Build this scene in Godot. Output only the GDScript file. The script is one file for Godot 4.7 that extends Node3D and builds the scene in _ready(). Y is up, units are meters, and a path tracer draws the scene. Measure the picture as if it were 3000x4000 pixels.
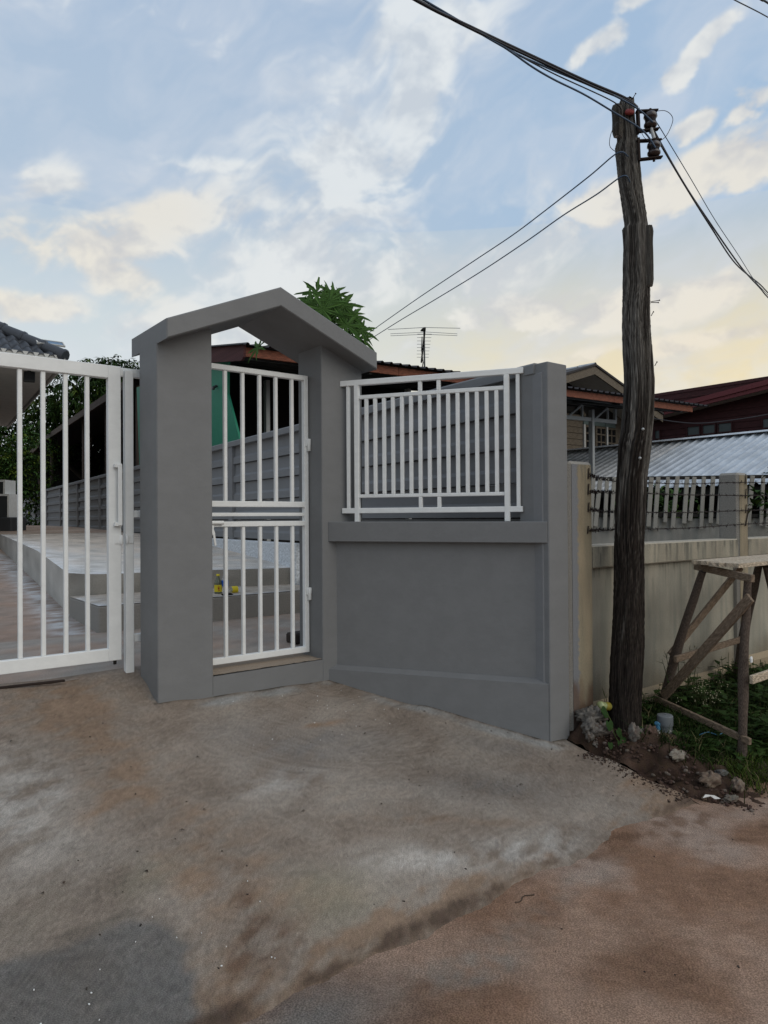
extends Node3D
# Painted gateway, sliding gate and railing of a yard, wooden utility pole, neighbour's wall, at dusk.
# Heights h are metres above eye level, distances d are metres ahead of the photographer.

const EYE := 1.5
var W := Transform3D(Basis(), Vector3(0, EYE, 0))          # world frame (x right, h up, z = -d)
var FG: Transform3D   # gate frame: a along the gate, b towards the street
var FP: Transform3D   # splayed panel frame
var FB: Transform3D   # boundary wall frame (x from far to near)
var FA: Transform3D   # neighbour's carport frame
var FW: Transform3D   # wooden house frame
var FR: Transform3D   # red house / metal shed frame
var rng := RandomNumberGenerator.new()
var M := {}
var names := {}

func V(x: float, h: float, d: float) -> Vector3:
	return Vector3(x, h, -d)

func frame(o: Vector3, x: Vector3) -> Transform3D:
	var ux := x.normalized()
	return Transform3D(Basis(ux, Vector3.UP, ux.cross(Vector3.UP)), Vector3(o.x, EYE, o.z))

# ---------------------------------------------------------------- mesh builder
class Mb:
	var v := PackedVector3Array()
	var n := PackedVector3Array()
	var c := PackedColorArray()
	var t := PackedVector2Array()
	var k := PackedInt32Array()
	var col := Color(1, 1, 1)
	var du := Vector3(1, 0, 0)
	var dv := Vector3(0, 1, 0)

	func face(pts: PackedVector3Array, nr: Vector3) -> void:
		var g := (pts[1] - pts[0]).cross(pts[2] - pts[0])
		if g.length_squared() < 1e-14 and pts.size() > 3:
			g = (pts[2] - pts[0]).cross(pts[3] - pts[0])
		if g.dot(nr) < 0.0:
			pts.reverse()
			g = -g
		g = g.normalized()
		var s := v.size()
		for p in pts:
			v.append(p)
			n.append(g)
			c.append(col)
			t.append(Vector2(p.dot(du), p.dot(dv)))
		for i in range(1, pts.size() - 1):
			k.append(s)
			k.append(s + i + 1)
			k.append(s + i)

	func tri2(a: Vector3, b: Vector3, d: Vector3, nr: Vector3) -> void:
		face(PackedVector3Array([a, b, d]), nr)

	func box(ce: Vector3, size: Vector3, bev := 0.0, bs := Basis()) -> void:
		var e := size * 0.5
		var b: float = minf(bev, minf(e.x, minf(e.y, e.z)) * 0.6)
		if bs != Basis():
			du = bs.x
			dv = bs.y + bs.z
		for ax in 3:
			var i := (ax + 1) % 3
			var j := (ax + 2) % 3
			for s in [-1.0, 1.0]:
				var q := PackedVector3Array()
				for w in [[-1.0, -1.0], [1.0, -1.0], [1.0, 1.0], [-1.0, 1.0]]:
					var p := Vector3()
					p[ax] = s * e[ax]
					p[i] = w[0] * (e[i] - b)
					p[j] = w[1] * (e[j] - b)
					q.append(ce + bs * p)
				var nr := Vector3()
				nr[ax] = s
				face(q, bs * nr)
		if b <= 0.0:
			return
		for ax in 3:
			var i := (ax + 1) % 3
			var j := (ax + 2) % 3
			for si in [-1.0, 1.0]:
				for sj in [-1.0, 1.0]:
					var q := PackedVector3Array()
					for w in [[-1.0, 0], [1.0, 0], [1.0, 1], [-1.0, 1]]:
						var p := Vector3()
						p[ax] = w[0] * (e[ax] - b)
						p[i] = si * (e[i] - (b if w[1] else 0.0))
						p[j] = sj * (e[j] - (0.0 if w[1] else b))
						q.append(ce + bs * p)
					var nr := Vector3()
					nr[i] = si
					nr[j] = sj
					face(q, bs * nr)
		for sx in [-1.0, 1.0]:
			for sy in [-1.0, 1.0]:
				for sz in [-1.0, 1.0]:
					var o := Vector3(sx * e.x, sy * e.y, sz * e.z)
					face(PackedVector3Array([ce + bs * (o - Vector3(0, sy * b, sz * b)), ce + bs * (o - Vector3(sx * b, 0, sz * b)), ce + bs * (o - Vector3(sx * b, sy * b, 0))]), bs * Vector3(sx, sy, sz))

	func span(x0: float, x1: float, y0: float, y1: float, z0: float, z1: float, bev := 0.0) -> void:
		box(Vector3((x0 + x1) / 2, (y0 + y1) / 2, (z0 + z1) / 2), Vector3(absf(x1 - x0), absf(y1 - y0), absf(z1 - z0)), bev)

	func bar(p: Vector3, q: Vector3, w: float, h: float, bev := 0.0, upv := Vector3.UP) -> void:
		var x := (q - p).normalized()
		var z := x.cross(upv)
		if z.length() < 0.01:
			z = x.cross(Vector3.RIGHT)
		z = z.normalized()
		var y := z.cross(x)
		box((p + q) * 0.5, Vector3(p.distance_to(q), h, w), bev, Basis(x, y, z))

	func tube(pts: Array, rad, sides := 8, caps := true, wob := 0.0) -> void:
		var m := pts.size()
		var prev := Vector3.UP
		var s := v.size()
		for i in m:
			var d: Vector3 = (pts[mini(i + 1, m - 1)] - pts[maxi(i - 1, 0)]).normalized()
			if i == 0:
				prev = d.cross(Vector3(0.31, 0.2, 0.93)).normalized()
			prev = (prev - d * prev.dot(d)).normalized()
			var o := d.cross(prev)
			var r: float = rad[i] if rad is Array else rad
			for j in sides + 1:
				var an := TAU * j / sides
				var nr := prev * cos(an) + o * sin(an)
				var rr := r
				if wob > 0.0:
					rr *= 1.0 + wob * sin(an * 3.0 + i * 1.3) * 0.6 + wob * sin(an * 2.0 + i * 0.7)
				v.append(pts[i] + nr * rr)
				n.append(nr)
				c.append(col)
				t.append(Vector2(i * 0.2, float(j) / sides * TAU * r))
		for i in m - 1:
			for j in sides:
				var a := s + i * (sides + 1) + j
				var b := a + sides + 1
				k.append_array(PackedInt32Array([a, b, a + 1, a + 1, b, b + 1]))
		if caps:
			for e in [0, m - 1]:
				var q := PackedVector3Array()
				for j in sides:
					q.append(v[s + e * (sides + 1) + j])
				face(q, (pts[0] - pts[1]) if e == 0 else (pts[m - 1] - pts[m - 2]))

	func lathe(o: Vector3, prof: Array, sides := 16, bs := Basis()) -> void:
		# prof: Vector2(radius, height), drawn smooth
		var s := v.size()
		for i in prof.size():
			var p: Vector2 = prof[i]
			var d: Vector2 = (prof[mini(i + 1, prof.size() - 1)] - prof[maxi(i - 1, 0)]).normalized()
			for j in sides + 1:
				var an := TAU * j / sides
				v.append(o + bs * Vector3(cos(an) * p.x, p.y, sin(an) * p.x))
				n.append((bs * Vector3(cos(an) * d.y, -d.x, sin(an) * d.y)).normalized())
				c.append(col)
				t.append(Vector2(float(j) / sides, p.y))
		for i in prof.size() - 1:
			for j in sides:
				var a := s + i * (sides + 1) + j
				var b := a + sides + 1
				k.append_array(PackedInt32Array([a, a + 1, b, a + 1, b + 1, b]))

	func prism(poly: PackedVector2Array, z0: float, z1: float, bs := Basis(), o := Vector3(), bev := 0.0) -> void:
		# polygon in bs.x / bs.y, pushed along bs.z from z0 to z1
		if Geometry2D.is_polygon_clockwise(poly):
			poly.reverse()
		var area := 0.0
		for i in poly.size():
			area += poly[i].cross(poly[(i + 1) % poly.size()])
		if area < 0:
			poly.reverse()
		var m := poly.size()
		var ins := PackedVector2Array()
		var nr := PackedVector2Array()
		for i in m:
			var d := (poly[(i + 1) % m] - poly[i]).normalized()
			nr.append(Vector2(d.y, -d.x))
		for i in m:
			var n1 := nr[(i + m - 1) % m]
			var n2 := nr[i]
			ins.append(poly[i] - (n1 + n2) / (1.0 + n1.dot(n2)) * bev)
		var idx := Geometry2D.triangulate_polygon(ins)
		for e in [[z0, -1.0], [z1, 1.0]]:
			for i in range(0, idx.size(), 3):
				var q := PackedVector3Array()
				for j in 3:
					var p := ins[idx[i + j]]
					q.append(o + bs * Vector3(p.x, p.y, e[0]))
				face(q, bs * Vector3(0, 0, e[1]))
		for i in m:
			var a := poly[i]
			var b := poly[(i + 1) % m]
			var nn := bs * Vector3(nr[i].x, nr[i].y, 0)
			face(PackedVector3Array([o + bs * Vector3(a.x, a.y, z0 + bev), o + bs * Vector3(b.x, b.y, z0 + bev), o + bs * Vector3(b.x, b.y, z1 - bev), o + bs * Vector3(a.x, a.y, z1 - bev)]), nn)
			if bev > 0.0:
				var ai := ins[i]
				var bi := ins[(i + 1) % m]
				face(PackedVector3Array([o + bs * Vector3(a.x, a.y, z0 + bev), o + bs * Vector3(b.x, b.y, z0 + bev), o + bs * Vector3(bi.x, bi.y, z0), o + bs * Vector3(ai.x, ai.y, z0)]), nn - bs.z)
				face(PackedVector3Array([o + bs * Vector3(a.x, a.y, z1 - bev), o + bs * Vector3(b.x, b.y, z1 - bev), o + bs * Vector3(bi.x, bi.y, z1), o + bs * Vector3(ai.x, ai.y, z1)]), nn + bs.z)

	func grid(us: PackedFloat32Array, ws: PackedFloat32Array, fp: Callable, fc: Callable, towards: Vector3) -> void:
		# smooth sheet: position fp(u, w), colour fc(u, w, p)
		var s := v.size()
		var nu := us.size()
		var nw := ws.size()
		for j in nw:
			for i in nu:
				var p: Vector3 = fp.call(us[i], ws[j])
				v.append(p)
				c.append(fc.call(us[i], ws[j], p))
				t.append(Vector2(us[i], ws[j]))
		var flip := 1.0
		for j in nw:
			for i in nu:
				var a := v[s + j * nu + maxi(i - 1, 0)]
				var b := v[s + j * nu + mini(i + 1, nu - 1)]
				var d := v[s + maxi(j - 1, 0) * nu + i]
				var e := v[s + mini(j + 1, nw - 1) * nu + i]
				var g := (b - a).cross(e - d)
				if i == nu / 2 and j == nw / 2:
					flip = 1.0 if g.dot(towards) > 0.0 else -1.0
				n.append(g)
		for i in range(s, n.size()):
			n[i] = (n[i] * flip).normalized()
		for j in nw - 1:
			for i in nu - 1:
				var a := s + j * nu + i
				if flip > 0.0:
					k.append_array(PackedInt32Array([a, a + nu, a + 1, a + 1, a + nu, a + nu + 1]))
				else:
					k.append_array(PackedInt32Array([a, a + 1, a + nu, a + 1, a + nu + 1, a + nu]))

	func leaf(o: Vector3, d: Vector3, up: Vector3, ln: float, wd: float, fold := 0.15, bend := 0.1) -> void:
		# a folded pointed leaf of four triangles
		var x := d.normalized()
		var z := x.cross(up)
		if z.length() < 0.05:
			z = x.cross(Vector3(0.6, 0.3, 0.7))
		z = z.normalized()
		var y := z.cross(x)
		var m := o + x * ln * 0.5 + y * ln * bend * 0.5
		var tip := o + x * ln - y * ln * bend * 0.6
		var l := o + x * ln * 0.42 + z * wd * 0.5 + y * wd * fold
		var r := o + x * ln * 0.42 - z * wd * 0.5 + y * wd * fold
		tri2(o, l, m, y)
		tri2(l, tip, m, y)
		tri2(o, m, r, y)
		tri2(m, tip, r, y)

	func mesh(pivot: Vector3) -> ArrayMesh:
		var vv := v.duplicate()
		for i in vv.size():
			vv[i] -= pivot
		var arr := []
		arr.resize(Mesh.ARRAY_MAX)
		arr[Mesh.ARRAY_VERTEX] = vv
		arr[Mesh.ARRAY_NORMAL] = n
		arr[Mesh.ARRAY_COLOR] = c
		arr[Mesh.ARRAY_TEX_UV] = t
		arr[Mesh.ARRAY_INDEX] = k
		var am := ArrayMesh.new()
		am.add_surface_from_arrays(Mesh.PRIMITIVE_TRIANGLES, arr)
		return am

	func base() -> Vector3:
		var lo := v[0]
		var hi := v[0]
		for p in v:
			lo = lo.min(p)
			hi = hi.max(p)
		return Vector3((lo.x + hi.x) / 2, lo.y, (lo.z + hi.z) / 2)

# ---------------------------------------------------------------- naming and parenting
func numbered(called: String, parent: Node) -> String:
	var key := "%d/%s" % [parent.get_instance_id(), called]
	var i: int = names.get(key, 0)
	names[key] = i + 1
	return called if i == 0 else "%s_%03d" % [called, i]

func tag(o: Node, label: String, category: String, group := "", kind := "") -> void:
	if label:
		o.set_meta("label", label)
	if category:
		o.set_meta("category", category)
	if group:
		o.set_meta("group", group)
	if kind:
		o.set_meta("kind", kind)

func put(called: String, mb: Mb, m: Material, fr: Transform3D, parent: Node3D = self) -> MeshInstance3D:
	var o := MeshInstance3D.new()
	o.name = numbered(called, parent)
	parent.add_child(o, true)
	var pv := mb.base()
	o.mesh = mb.mesh(pv)
	o.mesh.surface_set_material(0, m)
	o.transform = parent.global_transform.affine_inverse() * fr * Transform3D(Basis(), pv)
	return o

func thing(called: String, at: Vector3, fr: Transform3D, label: String, category: String, group := "") -> Node3D:
	var o := Node3D.new()
	o.name = numbered(called, self)
	add_child(o, true)
	o.transform = fr * Transform3D(Basis(), at)
	tag(o, label, category, group)
	return o

func structure(called: String, mb: Mb, m: Material, fr: Transform3D) -> MeshInstance3D:
	var o := put(called, mb, m, fr)
	o.set_meta("kind", "structure")
	return o

func copy_part(src: MeshInstance3D, called: String, parent: Node3D, xf: Transform3D) -> MeshInstance3D:
	var o: MeshInstance3D = src.duplicate()
	o.name = numbered(called, parent)
	parent.add_child(o, true)
	o.transform = xf
	return o

# ---------------------------------------------------------------- materials
func noise(fq: float, oct := 4, sd := 1, kind := FastNoiseLite.TYPE_SIMPLEX_SMOOTH, gain := 0.5) -> FastNoiseLite:
	var f := FastNoiseLite.new()
	f.noise_type = kind
	f.frequency = fq
	f.fractal_octaves = oct
	f.seed = sd
	f.fractal_gain = gain
	return f

func ntex(fq: float, oct: int, sd: int, lo: float, hi: float, size := 512, normal := false, bump := 3.0, sy := 0) -> NoiseTexture2D:
	var x := NoiseTexture2D.new()
	x.width = size
	x.height = sy if sy else size
	x.seamless = true
	x.noise = noise(fq, oct, sd, FastNoiseLite.TYPE_SIMPLEX_SMOOTH, 0.66)
	if normal:
		x.as_normal_map = true
		x.bump_strength = bump
	else:
		var g := Gradient.new()
		g.set_offset(0, 0.28)
		g.set_offset(1, 0.72)
		g.set_color(0, Color(lo, lo, lo).linear_to_srgb())
		g.set_color(1, Color(hi, hi, hi).linear_to_srgb())
		x.color_ramp = g
	return x

func mat(r: float, g: float, b: float, rough := 0.8, o := {}) -> StandardMaterial3D:
	var m := StandardMaterial3D.new()
	m.albedo_color = Color(r, g, b).linear_to_srgb()
	m.roughness = rough
	m.metallic_specular = o.get("spec", 0.4)
	m.metallic = o.get("metal", 0.0)
	if o.get("vc", false):
		m.vertex_color_use_as_albedo = true
	if o.has("tex"):
		m.albedo_texture = o.tex
	if o.has("nor"):
		m.normal_enabled = true
		m.normal_texture = o.nor
		m.normal_scale = o.get("ns", 1.0)
	if o.has("tri"):
		m.uv1_triplanar = true
		m.uv1_world_triplanar = true
		m.uv1_scale = Vector3.ONE * o.tri if o.tri is float else o.tri
	if o.has("uv"):
		m.uv1_scale = o.uv
	if o.has("back"):
		m.backlight_enabled = true
		m.backlight = o.back
	if o.has("alpha"):
		m.transparency = BaseMaterial3D.TRANSPARENCY_ALPHA
		m.albedo_color.a = o.alpha
	if o.has("coat"):
		m.clearcoat_enabled = true
		m.clearcoat = o.coat
		m.clearcoat_roughness = 0.3
	m.cull_mode = BaseMaterial3D.CULL_DISABLED if o.get("both", false) else BaseMaterial3D.CULL_BACK
	return m

func axis(parts: Array) -> PackedFloat32Array:
	# [start, end, step, start2 ...] runs joined
	var r := PackedFloat32Array()
	for p in parts:
		var m := maxi(1, roundi((p[1] - p[0]) / p[2]))
		for i in m:
			r.append(p[0] + (p[1] - p[0]) * i / m)
	r.append(parts[-1][1])
	return r

func smooth(pts: Array, sub := 6) -> Array:
	var r := []
	for i in pts.size() - 1:
		var a: Vector3 = pts[maxi(i - 1, 0)]
		var b: Vector3 = pts[i]
		var c: Vector3 = pts[i + 1]
		var d: Vector3 = pts[mini(i + 2, pts.size() - 1)]
		for j in sub:
			r.append(b.cubic_interpolate(c, a, d, float(j) / sub))
	r.append(pts[-1])
	return r

func mixc(a: Color, b: Color, t: float) -> Color:
	return a.lerp(b, clampf(t, 0, 1))

# ---------------------------------------------------------------- heights of the ground
const APRON_PINS := [[-1.2, -0.33, -0.93], [-2.2, -0.33, -0.93], [-3.2, -0.33, -0.93], [-5.0, -0.33, -0.93], [-7.0, -0.33, -0.93], [-1.17, 0.0, -1.053], [-1.17, -0.29, -0.948], [-0.83, 0.0, -1.07], [-0.4, 0.0, -1.08], [-0.04, 0.0, -1.089], [0.265, 0.414, -1.191], [0.413, 0.644, -1.221], [0.788, 1.23, -1.36], [0.92, 1.3, -1.385], [0.91, 1.684, -1.435], [0.916, 2.05, -1.49], [-0.3, 2.05, -1.485], [-1.3, 2.05, -1.485], [-2.3, 2.05, -1.485], [-4.0, 2.05, -1.485], [-7.0, 2.05, -1.485], [0.2, -0.3, -1.08], [0.8, 0.5, -1.2]]

func apron_h(a: float, b: float) -> float:
	var plane := -1.5 + 0.235 * (2.11 - b)
	var ws := 0.02
	var rs := 0.0
	for p in APRON_PINS:
		var d2: float = (a - p[0]) * (a - p[0]) + (b - p[1]) * (b - p[1]) + 0.008
		var w := 1.0 / (d2 * d2)
		ws += w
		rs += w * (p[2] - (-1.5 + 0.235 * (2.11 - p[1])))
	return plane + rs / ws

func yard_h(a: float, b: float) -> float:
	var h := remap(clampf(b, -1.7, -0.36), -0.36, -1.7, -0.93, -0.87)
	if b < -1.7:
		var h2 := remap(clampf(b, -8.6, -1.7), -1.7, -8.6, -0.88, -0.5)
		if b < -8.6:
			h2 = remap(clampf(b, -15.0, -8.6), -8.6, -15.0, -0.5, -0.19)
		h = h2
	return h

func terrace_h(b: float) -> float:
	var ks := [[-2.2, -0.505], [-4.7, -0.345], [-8.6, -0.245], [-15.0, -0.18], [-40.0, -0.15]]
	if b > ks[0][0]:
		return ks[0][1]
	for i in ks.size() - 1:
		if b >= ks[i + 1][0]:
			return remap(b, ks[i][0], ks[i + 1][0], ks[i][1], ks[i + 1][1])
	return -0.15

func verge_h(a: float, b: float) -> float:
	var h := lerpf(-1.35, -1.515, smoothstep(1.35, 2.36, b))
	h -= 0.045 * smoothstep(1.06, 0.93, a)
	h += 0.06 * exp(-(pow(a - 1.22, 2) / 0.02 + pow(b - 1.72, 2) / 0.06))
	h += 0.09 * exp(-(pow(a - 1.03, 2) / 0.012 + pow(b - 1.33, 2) / 0.01))
	return h

# ---------------------------------------------------------------- start
func _ready() -> void:
	rng.seed = 7
	# camera: level phone, main lens held upright
	var cam := Camera3D.new()
	cam.name = "camera"
	cam.fov = 71.6
	cam.far = 600.0
	cam.near = 0.05
	add_child(cam)
	cam.transform = Transform3D(Basis(), Vector3(0, EYE, 0)) * Transform3D(Basis.from_euler(Vector3(deg_to_rad(0.47), 0, 0)) * Basis(Vector3.FORWARD, deg_to_rad(0.38)), Vector3())
	cam.current = true
	# sky and exposure
	var env := Environment.new()
	env.background_mode = Environment.BG_SKY
	var sky := Sky.new()
	var pano := PanoramaSkyMaterial.new()
	pano.panorama = make_sky()
	sky.sky_material = pano
	env.sky = sky
	env.background_energy_multiplier = 1.0
	env.tonemap_mode = Environment.TONE_MAPPER_LINEAR
	env.tonemap_exposure = 1.0
	env.sdfgi_enabled = true
	env.ssao_enabled = true
	env.ssil_enabled = true
	var we := WorldEnvironment.new()
	we.name = "sky"
	we.environment = env
	add_child(we)
	# added fill: wide soft light from high behind right; the sunset glow lies ahead
	var fill_light := DirectionalLight3D.new()
	fill_light.name = "fill_light"
	fill_light.light_energy = 0.36
	fill_light.light_color = Color(1.0, 0.95, 0.87)
	fill_light.light_angular_distance = 60.0
	fill_light.shadow_enabled = true
	add_child(fill_light)
	var sd := Vector3(0.62, 0.62, 0.48).normalized()
	fill_light.look_at_from_position(sd * 50.0, Vector3(), Vector3.UP)

	FG = frame(V(-0.379, 0, 4.79), Vector3(0.7906, 0, -0.6124))
	FP = frame(V(-0.379, 0, 4.79), Vector3(0.942, 0, 0.335))
	FB = frame(V(1.0, 0, 4.3), Vector3(0.5445, 0, 0.8388))
	FA = frame(V(-1.746, 0, 9.0), Vector3(0.84, 0, -0.542))
	FW = frame(V(5.065, 0, 17.0), Vector3(0.7906, 0, -0.6124))
	FR = frame(V(8.66, 0, 20.0), Vector3(0.6124, 0, 0.7906))
	make_materials()
	make_ground()
	make_gateway()
	make_gates()
	make_panel_wall()
	make_boundary()
	make_terrace()
	make_neighbour_wall()
	make_buildings()
	make_pole()
	make_trestle()
	make_plants()
	make_small()

func make_materials() -> void:
	var fine := ntex(0.105, 4, 3, 0.46, 1.0, 1024)
	var finen := ntex(0.06, 5, 3, 0, 1, 1024, true, 2.0)
	var soft := ntex(0.012, 5, 9, 0.92, 1.0, 512)
	var softn := ntex(0.05, 4, 12, 0, 1, 512, true, 1.2)
	var wood := ntex(0.03, 5, 21, 0.45, 1.0, 512)
	var woodn := ntex(0.03, 5, 21, 0, 1, 512, true, 6.0)
	M.concrete = mat(1, 1, 1, 0.85, {"vc": true, "tex": fine, "tri": Vector3(1.3, 1.3, 2.1), "nor": finen, "ns": 0.35, "spec": 0.35})
	M.soil = mat(1, 1, 1, 0.95, {"vc": true, "tex": fine, "tri": 1.1, "nor": finen, "ns": 0.8, "spec": 0.2})
	M.paint = mat(0.186, 0.188, 0.19, 0.6, {"tex": soft, "tri": 0.9, "nor": softn, "ns": 0.3})
	M.paint_wall = mat(0.205, 0.208, 0.214, 0.6, {"tex": soft, "tri": 0.7, "nor": softn, "ns": 0.4})
	M.white = mat(0.8, 0.81, 0.8, 0.38, {"tex": ntex(0.02, 4, 31, 0.93, 1.0, 256), "tri": 2.0})
	M.whitewash = mat(0.74, 0.77, 0.8, 0.9, {"tex": ntex(0.05, 5, 5, 0.6, 1.0, 512), "tri": 1.2, "nor": finen, "ns": 0.7})
	M.threshold = mat(0.4, 0.32, 0.245, 0.95, {"tex": fine, "tri": 2.0, "nor": finen, "ns": 1.5})
	M.stained = mat(1, 1, 1, 0.9, {"vc": true, "tex": fine, "tri": 1.3, "nor": finen, "ns": 0.3})
	M.stone = mat(1, 1, 1, 0.95, {"vc": true, "tex": fine, "tri": 4.0, "nor": finen, "ns": 1.5})
	M.pole = mat(1, 1, 1, 0.95, {"vc": true, "tex": ntex(0.03, 5, 22, 0.22, 1.0, 512), "uv": Vector3(1.273, 0.3, 1), "nor": woodn, "ns": 1.4, "spec": 0.2})
	M.wood_dark = mat(0.125, 0.093, 0.073, 0.9, {"tex": wood, "uv": Vector3(1.3, 9, 1), "nor": woodn, "ns": 1.0})
	M.wood_mid = mat(0.27, 0.195, 0.135, 0.9, {"tex": wood, "uv": Vector3(1.3, 9, 1), "nor": woodn, "ns": 1.0})
	M.wood_pale = mat(0.62, 0.51, 0.38, 0.9, {"tex": wood, "uv": Vector3(1.3, 7, 1), "nor": woodn, "ns": 0.8})
	M.siding = mat(0.2, 0.165, 0.125, 0.9, {"tex": wood, "uv": Vector3(0.8, 5, 1)})
	M.red_siding = mat(0.062, 0.019, 0.02, 0.85, {"tex": wood, "uv": Vector3(0.5, 4, 1)})
	M.red_trim = mat(0.13, 0.026, 0.03, 0.6)
	M.orange = mat(0.27, 0.09, 0.05, 0.7, {"tex": wood, "uv": Vector3(0.6, 5, 1)})
	M.maroon = mat(0.12, 0.045, 0.045, 0.8, {"tex": wood, "uv": Vector3(0.8, 6, 1)})
	M.dark_roof = mat(0.035, 0.03, 0.03, 0.7, {"tex": soft, "tri": 1.0})
	M.dark = mat(0.02, 0.018, 0.016, 0.9, {"tex": soft, "tri": 1.0})
	M.dim_steel = mat(0.075, 0.08, 0.082, 0.5, {"metal": 0.3})
	M.pale_steel = mat(0.38, 0.39, 0.39, 0.5, {"metal": 0.3})
	M.zinc = mat(0.54, 0.58, 0.62, 0.42, {"metal": 0.25, "tex": ntex(0.008, 5, 44, 0.72, 1.0, 512), "tri": Vector3(0.5, 0.25, 0.5)})
	M.zinc_old = mat(0.6, 0.62, 0.64, 0.6, {"metal": 0.15, "tex": ntex(0.02, 5, 45, 0.6, 1.0, 512), "tri": 0.6})
	M.green = mat(0.025, 0.21, 0.125, 0.55, {"tex": soft, "tri": 1.2})
	M.rust = mat(0.05, 0.035, 0.03, 0.8, {"metal": 0.4, "tex": fine, "tri": 5.0})
	M.cable = mat(0.016, 0.015, 0.02, 0.5)
	M.cable_blue = mat(0.05, 0.085, 0.14, 0.45)
	M.porcelain = mat(0.032, 0.02, 0.018, 0.3, {"coat": 0.5})
	M.tile = mat(0.055, 0.06, 0.07, 0.45, {"tex": soft, "tri": 2.0})
	M.soffit = mat(0.56, 0.56, 0.54, 0.8, {"tex": soft, "tri": 0.6})
	M.charcoal = mat(0.045, 0.05, 0.055, 0.6, {"tex": soft, "tri": 1.0})
	M.dull_glass = mat(0.055, 0.07, 0.07, 0.45, {"spec": 0.5})
	M.black_glass = mat(0.012, 0.013, 0.015, 0.15, {"spec": 0.5})
	M.teal_panel = mat(0.13, 0.17, 0.165, 0.4)
	M.leaf = mat(1, 1, 1, 0.7, {"vc": true, "spec": 0.22, "back": Color(0.3, 0.36, 0.12), "both": true})
	M.bark = mat(0.1, 0.085, 0.065, 0.95, {"tex": wood, "uv": Vector3(3, 6, 1)})
	M.grey_pvc = mat(0.2, 0.215, 0.225, 0.5, {"tex": fine, "tri": 6.0})
	M.blue_pvc = mat(0.06, 0.2, 0.33, 0.45, {"tex": soft, "tri": 6.0})
	M.rust_wire = mat(0.03, 0.022, 0.02, 0.8, {"metal": 0.3})
	M.fleck = mat(0.7, 0.7, 0.68, 0.8)
	M.crumb = mat(0.05, 0.035, 0.025, 0.95)
	M.bottle_glass = mat(0.75, 0.8, 0.72, 0.05, {"alpha": 0.22})
	M.bottle_clear = mat(0.85, 0.9, 0.95, 0.1, {"alpha": 0.2})
	M.yellow = mat(0.62, 0.5, 0.02, 0.5)
	M.blue_label = mat(0.03, 0.12, 0.5, 0.5)
	M.red_print = mat(0.35, 0.03, 0.02, 0.5)
	M.red_cap = mat(0.3, 0.06, 0.055, 0.6)

# ---------------------------------------------------------------- sky: air and clouds by direction
var sn: Array = []

# [azimuth, elevation, half width, half height, turn, amount, warm, wispy]
const CLOUDS := [
	[-23.3, 19.6, 8.5, 2.3, 8.0, 1.0, 0.8, 0.62], [-16.6, 22.2, 4.2, 1.6, 14.0, 1.0, 0.8, 0.62], [-21.2, 17.6, 5.0, 1.6, -22.0, 1.0, 0.9, 0.62],
	[-25.2, 22.9, 1.8, 2.2, -20.0, 0.75, 0.25, 0.7], [-10.0, 20.2, 6.0, 2.2, 22.0, 0.8, 0.2, 0.8], [-4.0, 25.4, 9.0, 2.8, 42.0, 1.3, 0.1, 0.72],
	[2.2, 30.0, 7.0, 2.2, 66.0, 1.35, 0.06, 0.72], [3.5, 35.5, 7.5, 4.5, 40.0, 0.75, 0.05, 0.9], [-13.1, 25.9, 4.0, 0.7, 4.0, 0.7, 0.1, 0.7],
	[17.0, 32.4, 2.4, 0.85, 24.0, 1.0, 0.3, 0.35], [19.8, 34.6, 2.0, 0.8, 20.0, 1.0, 0.25, 0.35], [24.6, 30.9, 2.8, 0.8, 36.0, 1.0, 0.3, 0.3],
	[22.3, 29.9, 1.2, 0.6, 20.0, 0.95, 0.3, 0.3], [24.0, 26.9, 2.2, 0.7, 24.0, 1.0, 0.45, 0.3], [28.0, 27.8, 1.8, 1.1, 30.0, 1.0, 0.4, 0.3],
	[24.0, 24.2, 8.0, 1.8, 17.0, 1.0, 0.8, 0.4], [18.8, 23.0, 4.0, 1.5, 6.0, 1.0, 0.7, 0.35], [31.0, 25.0, 6.0, 2.0, 14.0, 1.0, 0.8, 0.4],
	[11.6, 16.3, 5.5, 1.6, 4.0, 1.1, 0.7, 0.35], [20.0, 15.6, 9.0, 1.4, 3.0, 0.9, 0.8, 0.5], [1.0, 19.0, 14.0, 3.4, 8.0, 1.15, 0.2, 0.9], [-6.0, 23.0, 11.0, 5.0, 35.0, 0.95, 0.12, 0.95], [8.0, 19.8, 8.0, 2.2, 22.0, 1.0, 0.3, 0.8], [3.0, 15.0, 9.0, 2.0, 0.0, 0.9, 0.25, 0.85], [-14.0, 14.5, 9.0, 2.0, 0.0, 0.8, 0.3, 0.85],
	[-27.0, 14.8, 5.0, 1.2, 4.0, 0.9, 0.85, 0.5], [24.0, 12.8, 12.0, 0.8, 5.0, 0.85, 0.95, 0.6], [-30.0, 32.0, 8.0, 2.0, 10.0, 0.35, 0.1, 0.9], [-20.0, 34.0, 10.0, 2.6, -8.0, 0.3, 0.05, 0.9]]

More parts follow.
